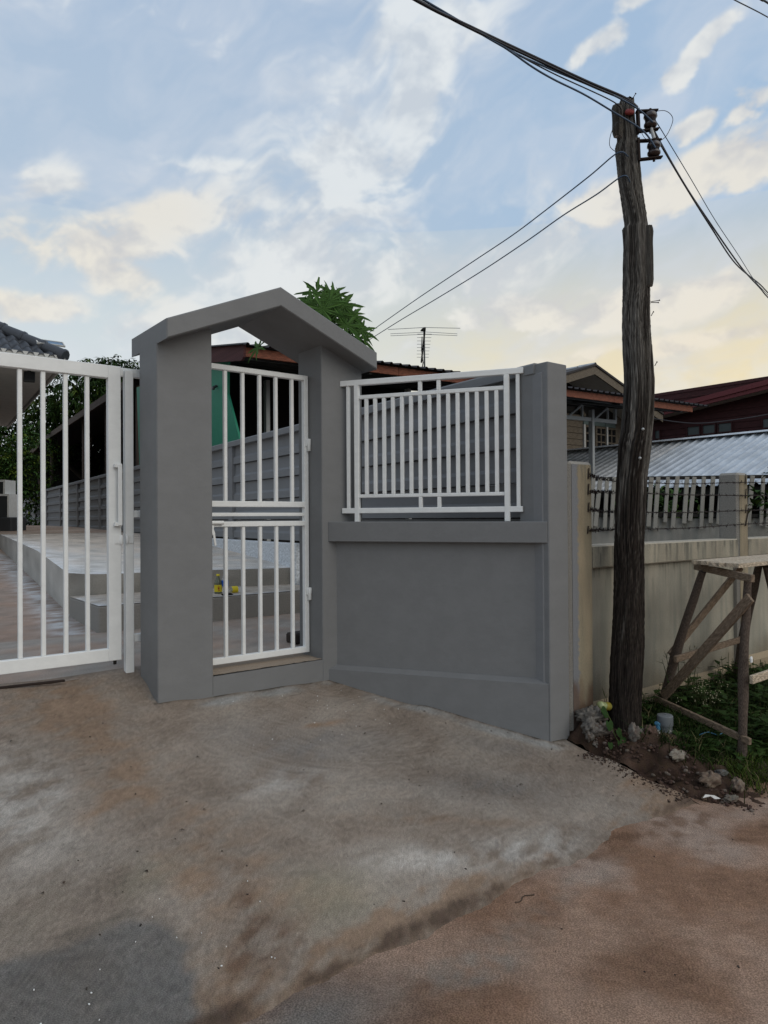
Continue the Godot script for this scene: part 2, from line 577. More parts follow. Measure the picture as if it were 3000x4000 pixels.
func sky_color(dir: Vector3) -> Color:
	var el := rad_to_deg(asin(clampf(dir.y, -1, 1)))
	if el < -1.0:
		return Color(0.12, 0.1, 0.085)
	var az := rad_to_deg(atan2(dir.x, -dir.z))
	# air: pale near the horizon, deeper blue upwards, warm low towards the sunset (front right)
	var up := clampf(el / 42.0, 0, 1)
	var hz := Color(0.66, 0.74, 0.76)
	var warm := exp(-pow(wrapf(az - 26.0, -180, 180) / 28.0, 2))
	hz = hz.lerp(Color(0.88, 0.75, 0.48), warm * 0.97)
	var mid := Color(0.45, 0.56, 0.69).lerp(Color(0.38, 0.53, 0.71), smoothstep(-10.0, 24.0, az) * (1.0 if absf(az) < 90 else 0.5))
	var top := Color(0.36, 0.48, 0.66)
	var air: Color
	if el < 22.0:
		air = hz.lerp(mid, smoothstep(9.0, 26.0, el))
	else:
		air = mid.lerp(top, smoothstep(18.0, 48.0, el) * 0.9)
	var p := dir * 100.0
	var w1: float = sn[0].get_noise_3dv(p)
	var w2: float = sn[0].get_noise_3dv(p + Vector3(57, 13, 31))
	# streaks are drawn out along a slanting line
	var q0 := Vector3(p.x * 0.75 + p.y * 0.75, (p.y - p.x * 0.55) * 2.4, p.z)
	var f1: float = sn[1].get_noise_3dv(q0 * 0.8 + Vector3(w1, w2, w1) * 11.0)
	var f2: float = sn[2].get_noise_3d(p.x + w2 * 4.0, p.y * 1.5 + w1 * 5.0, p.z)
	# thin veil everywhere
	air = air.lerp(Color(0.64, 0.69, 0.77), clampf(0.42 + f1 * 1.3 + w1 * 0.5, 0, 1) * 0.5)
	var dens := 0.0
	var wm := 0.0
	var wsum := 1e-5
	var under := 0.0
	var body := 0.0
	if absf(az) < 60.0 and el < 62.0:
		for q in CLOUDS:
			var dx: float = (az - q[0]) * cos(deg_to_rad(el))
			var dy: float = el - q[1]
			if absf(dx) > 26.0 or absf(dy) > 20.0:
				continue
			var cs := cos(deg_to_rad(q[4]))
			var si := sin(deg_to_rad(q[4]))
			var x: float = (dx * cs + dy * si) / q[2]
			var y: float = (-dx * si + dy * cs) / q[3]
			x += w1 * 0.7 + f2 * 0.25
			y += w2 * 0.7 + f2 * 0.25
			var g := exp(-(x * x + y * y) * 0.8)
			if g < 0.02:
				continue
			var hard: float = 1.0 - q[7]
			var f: float = f2 * hard * 1.5 + f1 * q[7] * 2.0
			var s: float = g * q[5] + f * 0.75 * (0.3 + g)
			var lo: float = 0.42 - q[7] * 0.32
			var dn := smoothstep(lo, lo + 0.16 + q[7] * 0.75, s)
			dens = maxf(dens, dn * (0.9 - 0.12 * q[7]))
			wm += q[6] * g
			wsum += g
			under += clampf(-y, -0.4, 1.2) * g * hard
			body += hard * g * clampf(s, 0, 1)
	else:
		var s2 := f1 * 1.3 + f2 * 0.5
		dens = smoothstep(0.0, 0.7, s2) * 0.8
		wm = 0.3
		wsum = 1.0
	# far banks low down all round
	var low := smoothstep(15.0, 3.0, el) * (0.6 + f1 * 1.2 + f2 * 0.4)
	dens = maxf(dens, clampf(low, 0, 0.8))
	if absf(az) < 60.0:
		wm = lerpf(wm / wsum, warm, clampf(low, 0, 1))
	var lit := Color(0.8, 0.84, 0.86).lerp(Color(0.86, 0.785, 0.655), clampf(wm, 0, 1))
	var shade := Color(0.55, 0.61, 0.68).lerp(Color(0.6, 0.575, 0.56), clampf(wm, 0, 1))
	var shd := clampf(0.3 - f2 * 2.2 - f1 * 1.0 + body / wsum * 0.35 - under / wsum * 0.25, 0, 1)
	var cl := lit.lerp(shade, shd * 0.8)
	return air.lerp(cl, clampf(dens, 0, 1))

func make_sky() -> ImageTexture:
	sn = [noise(0.035, 4, 5), noise(0.045, 6, 17, FastNoiseLite.TYPE_SIMPLEX_SMOOTH, 0.6), noise(0.1, 6, 23, FastNoiseLite.TYPE_SIMPLEX_SMOOTH, 0.6)]
	var w := 4096
	var h := 2048
	var lw := 1024
	var lh := 512
	var im := Image.create_empty(lw, lh, false, Image.FORMAT_RGBF)
	im.fill(Color(0.12, 0.1, 0.085))
	for j in lh / 2 + 4:
		var el := PI / 2 - (j + 0.5) / lh * PI
		for i in lw:
			var az := (i + 0.5) / lw * TAU
			im.set_pixel(i, j, sky_color(Vector3(sin(az) * cos(el), sin(el), -cos(az) * cos(el))))
	im.resize(w, h, Image.INTERPOLATE_CUBIC)
	# column 0 of the picture looks straight ahead
	var n := 800
	var j0 := int(h / 2.0 - 46.0 / 180.0 * h)
	for j in range(j0, h / 2 + 8):
		var el := PI / 2 - (j + 0.5) / h * PI
		var ed := minf(1.0, (j - j0) / 30.0)
		for i in n:
			var az := (i - 400 + 0.5) / w * TAU
			var px := posmod(i - 400, w)
			var c := sky_color(Vector3(sin(az) * cos(el), sin(el), -cos(az) * cos(el)))
			var e := minf(ed, minf(1.0, minf(i, n - 1 - i) / 30.0))
			if e < 1.0:
				c = im.get_pixel(px, j).lerp(c, e)
			im.set_pixel(px, j, c)
	return ImageTexture.create_from_image(im)

# ---------------------------------------------------------------- ground
var gn: Array = []

func ground_noise() -> void:
	gn = [noise(0.55, 4, 101), noise(1.6, 5, 102), noise(7.0, 4, 103), noise(30.0, 3, 104), noise(0.9, 3, 105)]

func blob(a: float, b: float, ca: float, cb: float, ra: float, rb: float, turn := 0.0) -> float:
	var dx := a - ca
	var dy := b - cb
	var cs := cos(turn)
	var si := sin(turn)
	var x := (dx * cs + dy * si) / ra
	var y := (-dx * si + dy * cs) / rb
	return exp(-(x * x + y * y))

func along(a: float, b: float, line: Array) -> float:
	# distance to a polyline
	var best := 99.0
	var p := Vector2(a, b)
	for i in line.size() - 1:
		var u := Vector2(line[i][0], line[i][1])
		var v := Vector2(line[i + 1][0], line[i + 1][1])
		var t := clampf((p - u).dot(v - u) / (v - u).length_squared(), 0, 1)
		best = minf(best, p.distance_to(u.lerp(v, t)))
	return best

const WASH := [[-1.6, -0.3], [-1.57, 0.45], [-1.55, 0.88], [-1.41, 1.2], [-1.4, 1.49], [-1.46, 1.76], [-1.61, 1.95], [-1.72, 2.1]]
const PATCH := [[-2.6, 1.46], [-2.22, 1.48], [-2.0, 1.53], [-1.83, 1.53], [-1.73, 1.6], [-1.69, 1.74], [-1.7, 1.92], [-1.74, 2.2]]

func apron_color(a0: float, b0: float, _p: Vector3) -> Color:
	var n0: float = gn[0].get_noise_2d(a0, b0)
	var n1: float = gn[1].get_noise_2d(a0, b0)
	var n2: float = gn[2].get_noise_2d(a0 * 0.6 + b0 * 0.5, b0)
	var n3: float = gn[3].get_noise_2d(a0, b0)
	var a := a0 + n1 * 0.09 + n2 * 0.02
	var b := b0 + n0 * 0.08 + n2 * 0.02
	# broom and trowel strokes swing with the slope
	var turn: float = 0.35 + gn[4].get_noise_2d(a0, b0) * 1.2
	var brush: float = gn[2].get_noise_2d((a0 * cos(turn) + b0 * sin(turn)) * 0.9, (b0 * cos(turn) - a0 * sin(turn)) * 8.0)
	var c := Color(0.325, 0.26, 0.206)
	c = mixc(c, Color(0.35, 0.3, 0.25), 0.5 + n1 * 1.5)
	# pale worn cement
	var pale := 0.8 * blob(a, b, -2.0, 0.7, 0.26, 0.42) + 0.85 * blob(a, b, -0.55, 1.86, 0.42, 0.1, 0.35) + 0.6 * blob(a, b, -0.1, 1.92, 0.25, 0.1) + 0.5 * blob(a, b, -0.9, 1.0, 0.3, 0.12)
	c = mixc(c, Color(0.49, 0.455, 0.41), clampf(pale * (0.85 + n2 * 1.8), 0, 0.9))
	# smoother grey skim coats
	var grey := 0.85 * blob(a, b, -0.52, 0.75, 0.42, 0.2) + 0.7 * blob(a, b, 0.1, 1.45, 0.4, 0.2, 0.5) + 0.5 * blob(a, b, -0.9, 0.45, 0.25, 0.16) + 0.6 * blob(a, b, 0.45, 1.1, 0.3, 0.12, 0.9)
	c = mixc(c, Color(0.235, 0.215, 0.197), clampf(grey * (0.9 + n2 * 0.8), 0, 0.85))
	# olive dust
	var olive := 0.9 * blob(a, b, -1.85, 1.36, 0.3, 0.1) + 0.8 * blob(a, b, -1.15, 1.8, 0.2, 0.2)
	c = mixc(c, Color(0.235, 0.205, 0.135), clampf(olive * (0.55 + n1), 0, 0.6))
	# red earth washed down from the gate and along the outer edge
	var w := along(a, b, WASH)
	var red := 0.7 * exp(-pow(w / 0.22, 2)) + 0.6 * blob(a, b, -1.75, -0.1, 0.35, 0.25) + 0.8 * blob(a, b, -0.45, 1.6, 0.4, 0.045, 0.45) + 0.7 * blob(a, b, -0.35, 0.55, 0.14, 0.035) + 0.85 * smoothstep(1.93, 2.05, b + n2 * 0.06) + 0.75 * smoothstep(0.45, 0.9, a) * smoothstep(1.45, 1.85, b)
	c = mixc(c, Color(0.285, 0.195, 0.132), clampf(red * (0.85 + n1 * 1.2 + n2 * 0.8) + n1 * 0.35 + n2 * 0.25 - 0.1, 0, 0.92))
	c = mixc(c, Color(0.15, 0.09, 0.058), clampf((0.8 * blob(a, b, -1.42, 1.9, 0.13, 0.1) + 0.5 * exp(-pow(w / 0.05, 2)) * smoothstep(1.1, 1.5, b)) * (0.6 + n2 * 2.0), 0, 0.8))
	# fresh darker cement patch in the near left corner, with a trowelled edge
	var side := 1.0
	for i in PATCH.size() - 1:
		if a <= -1.68 and a >= PATCH[i][0] and a < PATCH[i + 1][0]:
			side = b - lerpf(PATCH[i][1], PATCH[i + 1][1], (a - PATCH[i][0]) / (PATCH[i + 1][0] - PATCH[i][0]))
	if a > -1.69:
		side = -1.0
	elif a < -2.6:
		side = b - 1.46 - 0.25 * (-2.6 - a)
	var ed := along(a, b, PATCH)
	if side > 0.0:
		c = mixc(c, Color(0.165, 0.16, 0.152), smoothstep(0.0, 0.06, ed) * (0.86 + n1 * 0.3))
	c = mixc(c, Color(0.13, 0.115, 0.095), exp(-pow(ed / 0.025, 2)) * (0.2 + n2))
	# dark dirt in the joint with the road
	c = mixc(c, Color(0.095, 0.064, 0.046), clampf(exp(-pow((b0 - 2.05 + n2 * 0.03) / 0.03, 2)) * (0.55 + n1 * 2.0 + n2), 0, 0.9))
	# cement slurry, then grime doubling as a painted contact shadow, at the wall foot
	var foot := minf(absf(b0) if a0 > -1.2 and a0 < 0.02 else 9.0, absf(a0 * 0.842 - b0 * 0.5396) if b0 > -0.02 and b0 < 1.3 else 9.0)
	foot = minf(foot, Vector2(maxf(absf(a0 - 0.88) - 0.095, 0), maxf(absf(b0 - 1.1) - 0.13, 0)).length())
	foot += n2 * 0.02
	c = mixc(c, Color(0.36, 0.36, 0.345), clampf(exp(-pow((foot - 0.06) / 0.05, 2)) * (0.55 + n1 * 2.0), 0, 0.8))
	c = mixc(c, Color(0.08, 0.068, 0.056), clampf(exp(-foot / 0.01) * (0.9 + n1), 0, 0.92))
	var k := 0.93 + n0 * 0.18 + n1 * 0.24 + n2 * 0.12 + n3 * 0.12 + brush * 0.34
	return Color(c.r * k, c.g * k, c.b * k)

func road_color(a: float, b: float, _p: Vector3) -> Color:
	var n0: float = gn[0].get_noise_2d(a + 9, b)
	var n1: float = gn[1].get_noise_2d(a + 9, b)
	var n2: float = gn[2].get_noise_2d(a, b + 5)
	var n3: float = gn[3].get_noise_2d(a, b + 5)
	var c := Color(0.36, 0.215, 0.142)
	c = mixc(c, Color(0.43, 0.285, 0.205), clampf(0.45 + n1 * 2.2, 0, 1))
	c = mixc(c, Color(0.4, 0.315, 0.26), clampf(n0 * 1.6 + n1 * 0.8 - 0.2, 0, 0.7))
	c = mixc(c, Color(0.21, 0.2, 0.185), clampf(0.9 * blob(a, b, -1.5, 2.2, 0.3, 0.2), 0, 1))
	var dk := 0.9 * blob(a + n1 * 0.1, b + n2 * 0.04, 0.3, 2.09, 0.5, 0.05) + 0.75 * blob(a + n1 * 0.15, b + n2 * 0.05, 0.7, 2.2, 0.45, 0.06) + 0.5 * blob(a, b + n1 * 0.1, 0.9, 2.4, 0.4, 0.04)
	c = mixc(c, Color(0.17, 0.1, 0.065), clampf(dk * (0.6 + n2 * 2.0) + smoothstep(0.16, 0.4, n2) * 0.15, 0, 0.7))
	c = mixc(c, Color(0.33, 0.29, 0.245), clampf((0.6 * blob(a + n1 * 0.2, b + n0 * 0.1, -0.92, 2.26, 0.3, 0.1) + 0.4 * blob(a + n1 * 0.2, b, -0.2, 2.2, 0.25, 0.06)) * (0.8 + n2 * 2.0), 0, 0.7))
	var k: float = 0.88 + n0 * 0.2 + n1 * 0.22 + n2 * 0.08 + n3 * 0.1 + gn[2].get_noise_2d((a + b) * 0.8, (b - a) * 6.0) * 0.25
	return Color(c.r * k, c.g * k, c.b * k)

func make_ground() -> void:
	ground_noise()
	var g := Mb.new()
	g.col = Color(0.12, 0.09, 0.065)
	g.face(PackedVector3Array([Vector3(-250, -1.66, -250), Vector3(250, -1.66, -250), Vector3(250, -1.66, 250), Vector3(-250, -1.66, 250)]), Vector3.UP)
	structure("ground", g, M.soil, W)
	var r := Mb.new()
	r.grid(axis([[-30, -6, 3.0], [-6, -2.4, 0.2], [-2.4, 1.9, 0.014], [1.9, 6, 0.2], [6, 30, 3.0]]), axis([[1.98, 3.5, 0.014], [3.5, 5.5, 0.1], [5.5, 12, 0.5]]),
		func(a: float, b: float) -> Vector3: return Vector3(a, -1.498 + gn[1].get_noise_2d(a * 0.7, b * 0.7) * 0.012 + gn[2].get_noise_2d(a, b) * 0.004 + gn[3].get_noise_2d(a, b) * 0.0015 + 0.002 * exp(-pow((b - 2.1) / 0.05, 2)), b), road_color, Vector3.UP)
	structure("road", r, M.soil, FG)
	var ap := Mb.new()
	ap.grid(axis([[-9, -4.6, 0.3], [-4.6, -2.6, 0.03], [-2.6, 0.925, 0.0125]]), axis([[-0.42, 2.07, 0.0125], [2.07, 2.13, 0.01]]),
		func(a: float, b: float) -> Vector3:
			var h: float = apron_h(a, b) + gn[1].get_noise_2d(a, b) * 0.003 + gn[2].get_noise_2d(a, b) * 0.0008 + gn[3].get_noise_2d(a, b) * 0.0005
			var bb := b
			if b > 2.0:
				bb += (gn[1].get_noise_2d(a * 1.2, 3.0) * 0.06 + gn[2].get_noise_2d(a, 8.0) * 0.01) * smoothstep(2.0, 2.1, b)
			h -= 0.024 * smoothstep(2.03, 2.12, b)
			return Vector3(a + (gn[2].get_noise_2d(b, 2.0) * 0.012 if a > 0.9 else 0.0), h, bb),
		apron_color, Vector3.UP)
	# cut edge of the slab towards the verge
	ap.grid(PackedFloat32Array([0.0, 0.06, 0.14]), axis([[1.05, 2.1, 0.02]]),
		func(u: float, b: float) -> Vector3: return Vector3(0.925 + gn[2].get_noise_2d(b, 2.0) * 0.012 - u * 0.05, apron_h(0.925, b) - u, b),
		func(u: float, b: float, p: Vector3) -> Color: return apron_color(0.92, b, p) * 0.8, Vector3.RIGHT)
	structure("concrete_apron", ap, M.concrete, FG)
	var y := Mb.new()
	y.grid(axis([[-14, -4, 1.0], [-4, 1.0, 0.06], [1.0, 2.2, 0.6]]), axis([[-44, -16, 2.0], [-16, -8, 0.3], [-8, -0.36, 0.05]]),
		func(a: float, b: float) -> Vector3: return Vector3(a, yard_h(a, b) + gn[2].get_noise_2d(a, b) * 0.004, b),
		func(a: float, b: float, _p: Vector3) -> Color:
			var n1: float = gn[1].get_noise_2d(a, b)
			var n2: float = gn[2].get_noise_2d(a * 0.5, b)
			var c := mixc(Color(0.47, 0.42, 0.37), Color(0.45, 0.33, 0.26), 0.35 + n1 * 1.4)
			if b < -1.7 and a < -0.6:
				c = mixc(c, Color(0.34, 0.22, 0.16), 0.5)
				var edge := -1.0 + 0.0832 * (-2.58 - b) - a
				c = mixc(c, Color(0.62, 0.64, 0.66), exp(-pow((edge - 0.12) / 0.14, 2)) * clampf(0.6 + n2 * 1.2, 0, 1))
			return c * (1.0 + n1 * 0.25 + n2 * 0.3),
		Vector3.UP)
	structure("yard_floor", y, M.concrete, FG)
	var s := Mb.new()
	s.grid(axis([[0.93, 3.0, 0.02], [3.0, 12, 0.4]]), axis([[1.12, 2.46, 0.02]]),
		func(a: float, b: float) -> Vector3:
			var n1: float = gn[1].get_noise_2d(a * 2.0, b * 2.0)
			var n2: float = gn[2].get_noise_2d(a * 1.3, b * 1.3)
			return Vector3(a, verge_h(a, b) + (n1 * 0.05 + n2 * 0.035) * smoothstep(2.45, 2.2, b), b),
		func(a: float, b: float, _p: Vector3) -> Color:
			var n1: float = gn[1].get_noise_2d(a * 2.0, b * 2.0)
			var n2: float = gn[2].get_noise_2d(a, b)
			var c := mixc(Color(0.05, 0.032, 0.023), Color(0.09, 0.058, 0.042), 0.4 + n1 * 1.6)
			c = mixc(c, Color(0.05, 0.048, 0.03), smoothstep(1.2, 1.7, a) * 0.7)
			c = mixc(c, Color(0.15, 0.105, 0.08), smoothstep(2.2, 2.45, b + n1 * 0.1))
			return c * (1.0 + n2 * 0.5),
		Vector3.UP)
	structure("verge_soil", s, M.soil, FG)
	var nb := Mb.new()
	nb.col = Color(0.09, 0.07, 0.05)
	nb.face(PackedVector3Array([Vector3(1.3, -1.4, 1.15), Vector3(40, -1.4, 1.15), Vector3(40, -1.4, -40), Vector3(4.6, -1.4, -40)]), Vector3.UP)
	structure("neighbour_ground", nb, M.soil, FG)

# ---------------------------------------------------------------- gateway of painted concrete
func pg(pts: Array) -> PackedVector2Array:
	var r := PackedVector2Array()
	for p in pts:
		r.append(Vector2(p[0], p[1]))
	return r

func make_gateway() -> void:
	var t := thing("gate_arch", Vector3(-0.44, -1.08, -0.15), FG, "grey painted concrete archway with a small gabled top over the white pedestrian gate", "archway")
	var b := Mb.new()
	b.prism(pg([[-1.165, 1.125], [-0.437, 1.44], [0.311, 1.133], [0.311, 1.018], [-0.437, 1.32], [-1.165, 1.012]]), -0.444, 0.154, Basis(), Vector3(), 0.006)
	put("gabled_roof", b, M.paint, FG, t)
	b = Mb.new()
	b.prism(pg([[-1.168, -1.3], [-0.829, -1.3], [-0.829, 1.162], [-1.168, 1.02]]), -0.29, 0.0, Basis(), Vector3(), 0.005)
	put("pillar", b, M.paint, FG, t)
	b = Mb.new()
	b.prism(pg([[-0.046, -1.4], [0.29, -1.4], [0.29, 1.035], [-0.046, 1.168]]), -0.3, 0.0, Basis(), Vector3(), 0.005)
	put("pillar", b, M.paint, FG, t)
	b = Mb.new()
	b.prism(pg([[-0.829, -1.35], [-0.046, -1.35], [-0.046, -0.948], [-0.829, -0.951]]), -0.3, -0.003)
	put("sill", b, M.paint, FG, t)
	b = Mb.new()
	var nz: FastNoiseLite = gn[2]
	b.grid(axis([[-0.828, -0.047, 0.02]]), axis([[-0.3, -0.008, 0.02]]), func(a: float, z: float) -> Vector3: return Vector3(a, -0.943 + nz.get_noise_2d(a * 2, z * 2) * 0.004, z), func(_a, _z, _p): return Color(1, 1, 1), Vector3.UP)
	put("threshold", b, M.threshold, FG, t)

func rail(b: Mb, x0: float, x1: float, y0: float, y1: float, z1: float, dep: float) -> void:
	b.span(x0, x1, y0, y1, z1 - dep, z1, 0.003)

func make_gates() -> void:
	# pedestrian leaf
	var t := thing("pedestrian_gate", Vector3(-0.42, -0.92, -0.18), FG, "white steel pedestrian gate with five upright bars hung under the grey archway", "gate")
	var z := -0.16
	for q in [[0.947, 0.981], [0.076, 0.114], [-0.051, -0.017], [-0.918, -0.878]]:
		var b := Mb.new()
		rail(b, -0.79, -0.083, q[0], q[1], z, 0.038)
		put("rail", b, M.white, FG, t)
	var m := Mb.new()
	rail(m, -0.79, -0.083, 0.016, 0.039, z - 0.004, 0.026)
	put("thin_rail", m, M.white, FG, t)
	for x in [[-0.083, -0.05], [-0.826, -0.79]]:
		var b := Mb.new()
		rail(b, x[0], x[1], -0.918, 0.981, z, 0.038)
		put("stile", b, M.white, FG, t)
	for x in [-0.6735, -0.551, -0.4285, -0.3075, -0.184]:
		for q in [[0.114, 0.947], [-0.878, -0.051]]:
			var b := Mb.new()
			rail(b, x, x + 0.023, q[0], q[1], z - 0.006, 0.024)
			put("bar", b, M.white, FG, t)
	for y in [0.5, -0.52]:
		var b := Mb.new()
		b.lathe(Vector3(-0.056, y - 0.04, z + 0.014), [Vector2(0, 0), Vector2(0.012, 0.002), Vector2(0.012, 0.045), Vector2(0.014, 0.047), Vector2(0.014, 0.085), Vector2(0, 0.087)], 10)
		b.span(-0.075, -0.058, y - 0.005, y + 0.045, z, z + 0.012, 0.002)
		b.span(-0.056, -0.046, y - 0.038, y - 0.002, z - 0.005, z + 0.02, 0.002)
		put("hinge", b, M.white, FG, t)
	m = Mb.new()
	m.tube([Vector3(-0.79, -0.024, z + 0.016), Vector3(-0.692, -0.024, z + 0.016)], 0.0125, 12)
	m.span(-0.79, -0.72, -0.05, -0.017, z, z + 0.004)
	var bolt := put("latch_bolt", m, M.white, FG, t)
	m = Mb.new()
	for q in [[-0.767, -0.04, -0.77, -0.062], [-0.77, -0.062, -0.758, -0.1], [-0.758, -0.1, -0.748, -0.168]]:
		m.bar(Vector3(q[0], q[1], z + 0.022), Vector3(q[2], q[3], z + 0.022), 0.006, 0.02 if q[1] > -0.1 else 0.015, 0.002, Vector3(1, 0, 0))
	put("hasp", m, M.white, FG, bolt)
	# sliding gate
	t = thing("sliding_gate", Vector3(-2.7, -0.93, -0.36), FG, "large white steel sliding gate of thin upright bars, cut by the left edge", "gate")
	z = -0.33
	for q in [[0.846, 0.923], [-0.843, -0.77]]:
		var b := Mb.new()
		rail(b, -4.3, -1.34, q[0], q[1], z, 0.045)
		put("rail", b, M.white, FG, t)
	for x in [[-1.34, -1.266], [-4.374, -4.3]]:
		var b := Mb.new()
		rail(b, x[0], x[1], -0.843, 0.923, z, 0.045)
		put("stile", b, M.white, FG, t)
	var first: MeshInstance3D = null
	for i in 23:
		var x := -1.468 - 0.1197 * i
		if i == 0:
			var b := Mb.new()
			rail(b, x, x + 0.0235, -0.77, 0.846, z - 0.01, 0.025)
			first = put("bar", b, M.white, FG, t)
		else:
			copy_part(first, "bar", t, first.transform * Transform3D(Basis(), Vector3(-0.1197 * i, 0, 0)))
	m = Mb.new()
	m.span(-1.295, -1.27, -0.035, 0.33, z + 0.03, z + 0.036, 0.002)
	for y in [-0.028, 0.323]:
		m.span(-1.312, -1.27, y - 0.012, y + 0.012, z, z + 0.03, 0.002)
	put("handle", m, M.white, FG, t)
	m = Mb.new()
	m.span(-1.306, -1.272, -0.145, -0.093, z, z + 0.005, 0.001)
	m.lathe(Vector3(-1.268, -0.12, z + 0.004), [Vector2(0.007, -0.028), Vector2(0.012, -0.012), Vector2(0.012, 0.012), Vector2(0.007, 0.028)], 10, Basis(Vector3.RIGHT, PI / 2) * Basis(Vector3.RIGHT, -PI / 2))
	put("lock_plate", m, M.white, FG, t)
	m = Mb.new()
	m.lathe(Vector3(-1.3, -0.868, z - 0.022), [Vector2(0, 0), Vector2(0.01, 0), Vector2(0.01, 0.03)], 10)
	put("stopper", m, M.dark, FG, t)
	# fixed receiving frame
	t = thing("gate_post", Vector3(-1.21, -0.94, -0.38), FG, "white square steel post and short rails joining the sliding gate to the archway", "post")
	m = Mb.new()
	rail(m, -1.236, -1.186, -0.96, 0.91, -0.345, 0.045)
	put("post", m, M.white, FG, t)
	for q in [[0.876, 0.928, -1.31], [0.012, 0.055, -1.186], [-0.75, -0.7, -1.186]]:
		m = Mb.new()
		rail(m, q[2], -1.05, q[0], q[1], -0.352 if q[2] > -1.3 else -0.38, 0.03)
		put("rail", m, M.white, FG, t)
	m = Mb.new()
	m.span(-1.222, -1.19, -0.145, -0.093, -0.345, -0.34, 0.001)
	m.lathe(Vector3(-1.228, -0.12, -0.341), [Vector2(0.006, -0.026), Vector2(0.011, -0.01), Vector2(0.011, 0.01), Vector2(0.006, 0.026)], 10)
	put("lock_plate", m, M.white, FG, t)

# ---------------------------------------------------------------- splayed wall with railing
func make_panel_wall() -> void:
	var t := thing("panel_wall", Vector3(0.73, -1.25, -0.05), FP, "low grey painted wall with a recessed panel, ending in a square corner pillar", "wall")
	var b := Mb.new()
	b.span(0.0, 1.45, -1.5, -0.16, -0.15, -0.057)
	put("recessed_panel", b, M.paint, FP, t)
	b = Mb.new()
	b.prism(pg([[0.0, -0.158], [1.452, -0.16], [1.452, -0.029], [0.0, -0.024]]), -0.151, 0.0, Basis(), Vector3(), 0.004)
	put("cap_beam", b, M.paint, FP, t)
	b = Mb.new()
	b.prism(pg([[-0.056, -0.995], [0.0, -1.016], [0.0, -1.6], [-0.056, -1.6]]), -0.01, 1.452, Basis(Vector3(0, 0, 1), Vector3(0, 1, 0), Vector3(1, 0, 0)), Vector3(), 0.0)
	put("plinth", b, M.paint, FP, t)
	b = Mb.new()
	b.span(0.788, 0.973, -1.6, 0.944, 1.0, 1.2305, 0.005)
	put("corner_pillar", b, M.paint, FG, t)
	# railing on top
	t = thing("railing", Vector3(0.68, -0.026, -0.1), FP, "white steel railing panel of close upright bars standing on the low grey wall", "railing")
	var z := -0.087
	for q in [[0.056, 1.302, 0.9, 0.938], [0.066, 1.292, 0.031, 0.067]]:
		b = Mb.new()
		rail(b, q[0], q[1], q[2], q[3], z, 0.038)
		put("rail", b, M.white, FP, t)
	for q in [[0.159, 0.192], [1.178, 1.212]]:
		b = Mb.new()
		rail(b, q[0], q[1], -0.027, 0.9, z + 0.002, 0.036)
		put("post", b, M.white, FP, t)
	for q in [[0.806, 0.832], [0.136, 0.159]]:
		b = Mb.new()
		rail(b, 0.192, 1.178, q[0], q[1], z - 0.004, 0.026)
		put("inner_rail", b, M.white, FP, t)
	var src: MeshInstance3D = null
	for i in 15:
		var x := 0.232 + 0.06325 * i
		if i == 0:
			b = Mb.new()
			rail(b, x, x + 0.0245, 0.159, 0.806, z - 0.005, 0.025)
			src = put("bar", b, M.white, FP, t)
		else:
			copy_part(src, "bar", t, src.transform * Transform3D(Basis(), Vector3(0.06325 * i, 0, 0)))
	for x in [0.6115, 0.738]:
		for q in [[0.832, 0.9], [0.067, 0.136]]:
			b = Mb.new()
			rail(b, x, x + 0.0245, q[0], q[1], z - 0.005, 0.025)
			put("short_bar", b, M.white, FP, t)
	for x in [0.099, 1.253]:
		b = Mb.new()
		rail(b, x, x + 0.024, 0.067, 0.9, z - 0.006, 0.025)
		put("end_bar", b, M.white, FP, t)

# ---------------------------------------------------------------- precast boundary wall inside the yard
func make_boundary() -> void:
	var t := thing("boundary_wall", Vector3(-14, -0.25, 0), FB, "long blue grey boundary wall of stacked precast panels between posts, running back along the yard", "wall")
	var bs := Basis(Vector3(0, 0, 1), Vector3(0, 1, 0), Vector3(1, 0, 0))
	var post: MeshInstance3D = null
	var pan: MeshInstance3D = null
	var cap: MeshInstance3D = null
	for i in 13:
		var x := -0.1 - 2.6 * i
		if i == 0:
			var b := Mb.new()
			b.span(x - 0.06, x + 0.06, -1.2, 0.885, -0.1, 0.012, 0.006)
			post = put("post", b, M.paint_wall, FB, t)
		else:
			copy_part(post, "post", t, post.transform * Transform3D(Basis(), Vector3(-2.6 * i, 0, 0)))
		if i == 12:
			break
		if i == 0:
			var b := Mb.new()
			b.prism(pg([[-0.1, 0.885], [-0.1, 0.95], [0.014, 0.95], [0.022, 0.94], [0.022, 0.885]]), x - 2.6, x, bs)
			cap = put("cap_beam", b, M.paint_wall, FB, t)
		else:
			copy_part(cap, "cap_beam", t, cap.transform * Transform3D(Basis(), Vector3(-2.6 * i, 0, 0)))
		for j in 5:
			var y := -0.235 + 0.224 * j
			if i == 0 and j == 0:
				var b := Mb.new()
				b.prism(pg([[-0.075, y + 0.005], [-0.075, y + 0.224], [-0.04, y + 0.224], [-0.035, y + 0.105], [-0.012, y + 0.078], [-0.009, y + 0.008]]), x - 2.54, x - 0.06, bs)
				pan = put("wall_panel", b, M.paint_wall, FB, t)
			else:
				copy_part(pan, "wall_panel", t, pan.transform * Transform3D(Basis(), Vector3(-2.6 * i, 0.224 * j, 0)))
	var p := Mb.new()
	p.span(-8.0, -3.44, -0.7, -0.252, -0.06, 0.03, 0.01)
	put("whitewashed_plinth", p, M.whitewash, FB, t)
	p = Mb.new()
	p.span(-33.0, -8.0, -1.3, -0.24, -0.09, -0.01)
	p.span(-3.44, -0.1, -1.3, -0.6, -0.12, -0.04)
	put("footing", p, M.paint_wall, FB, t)

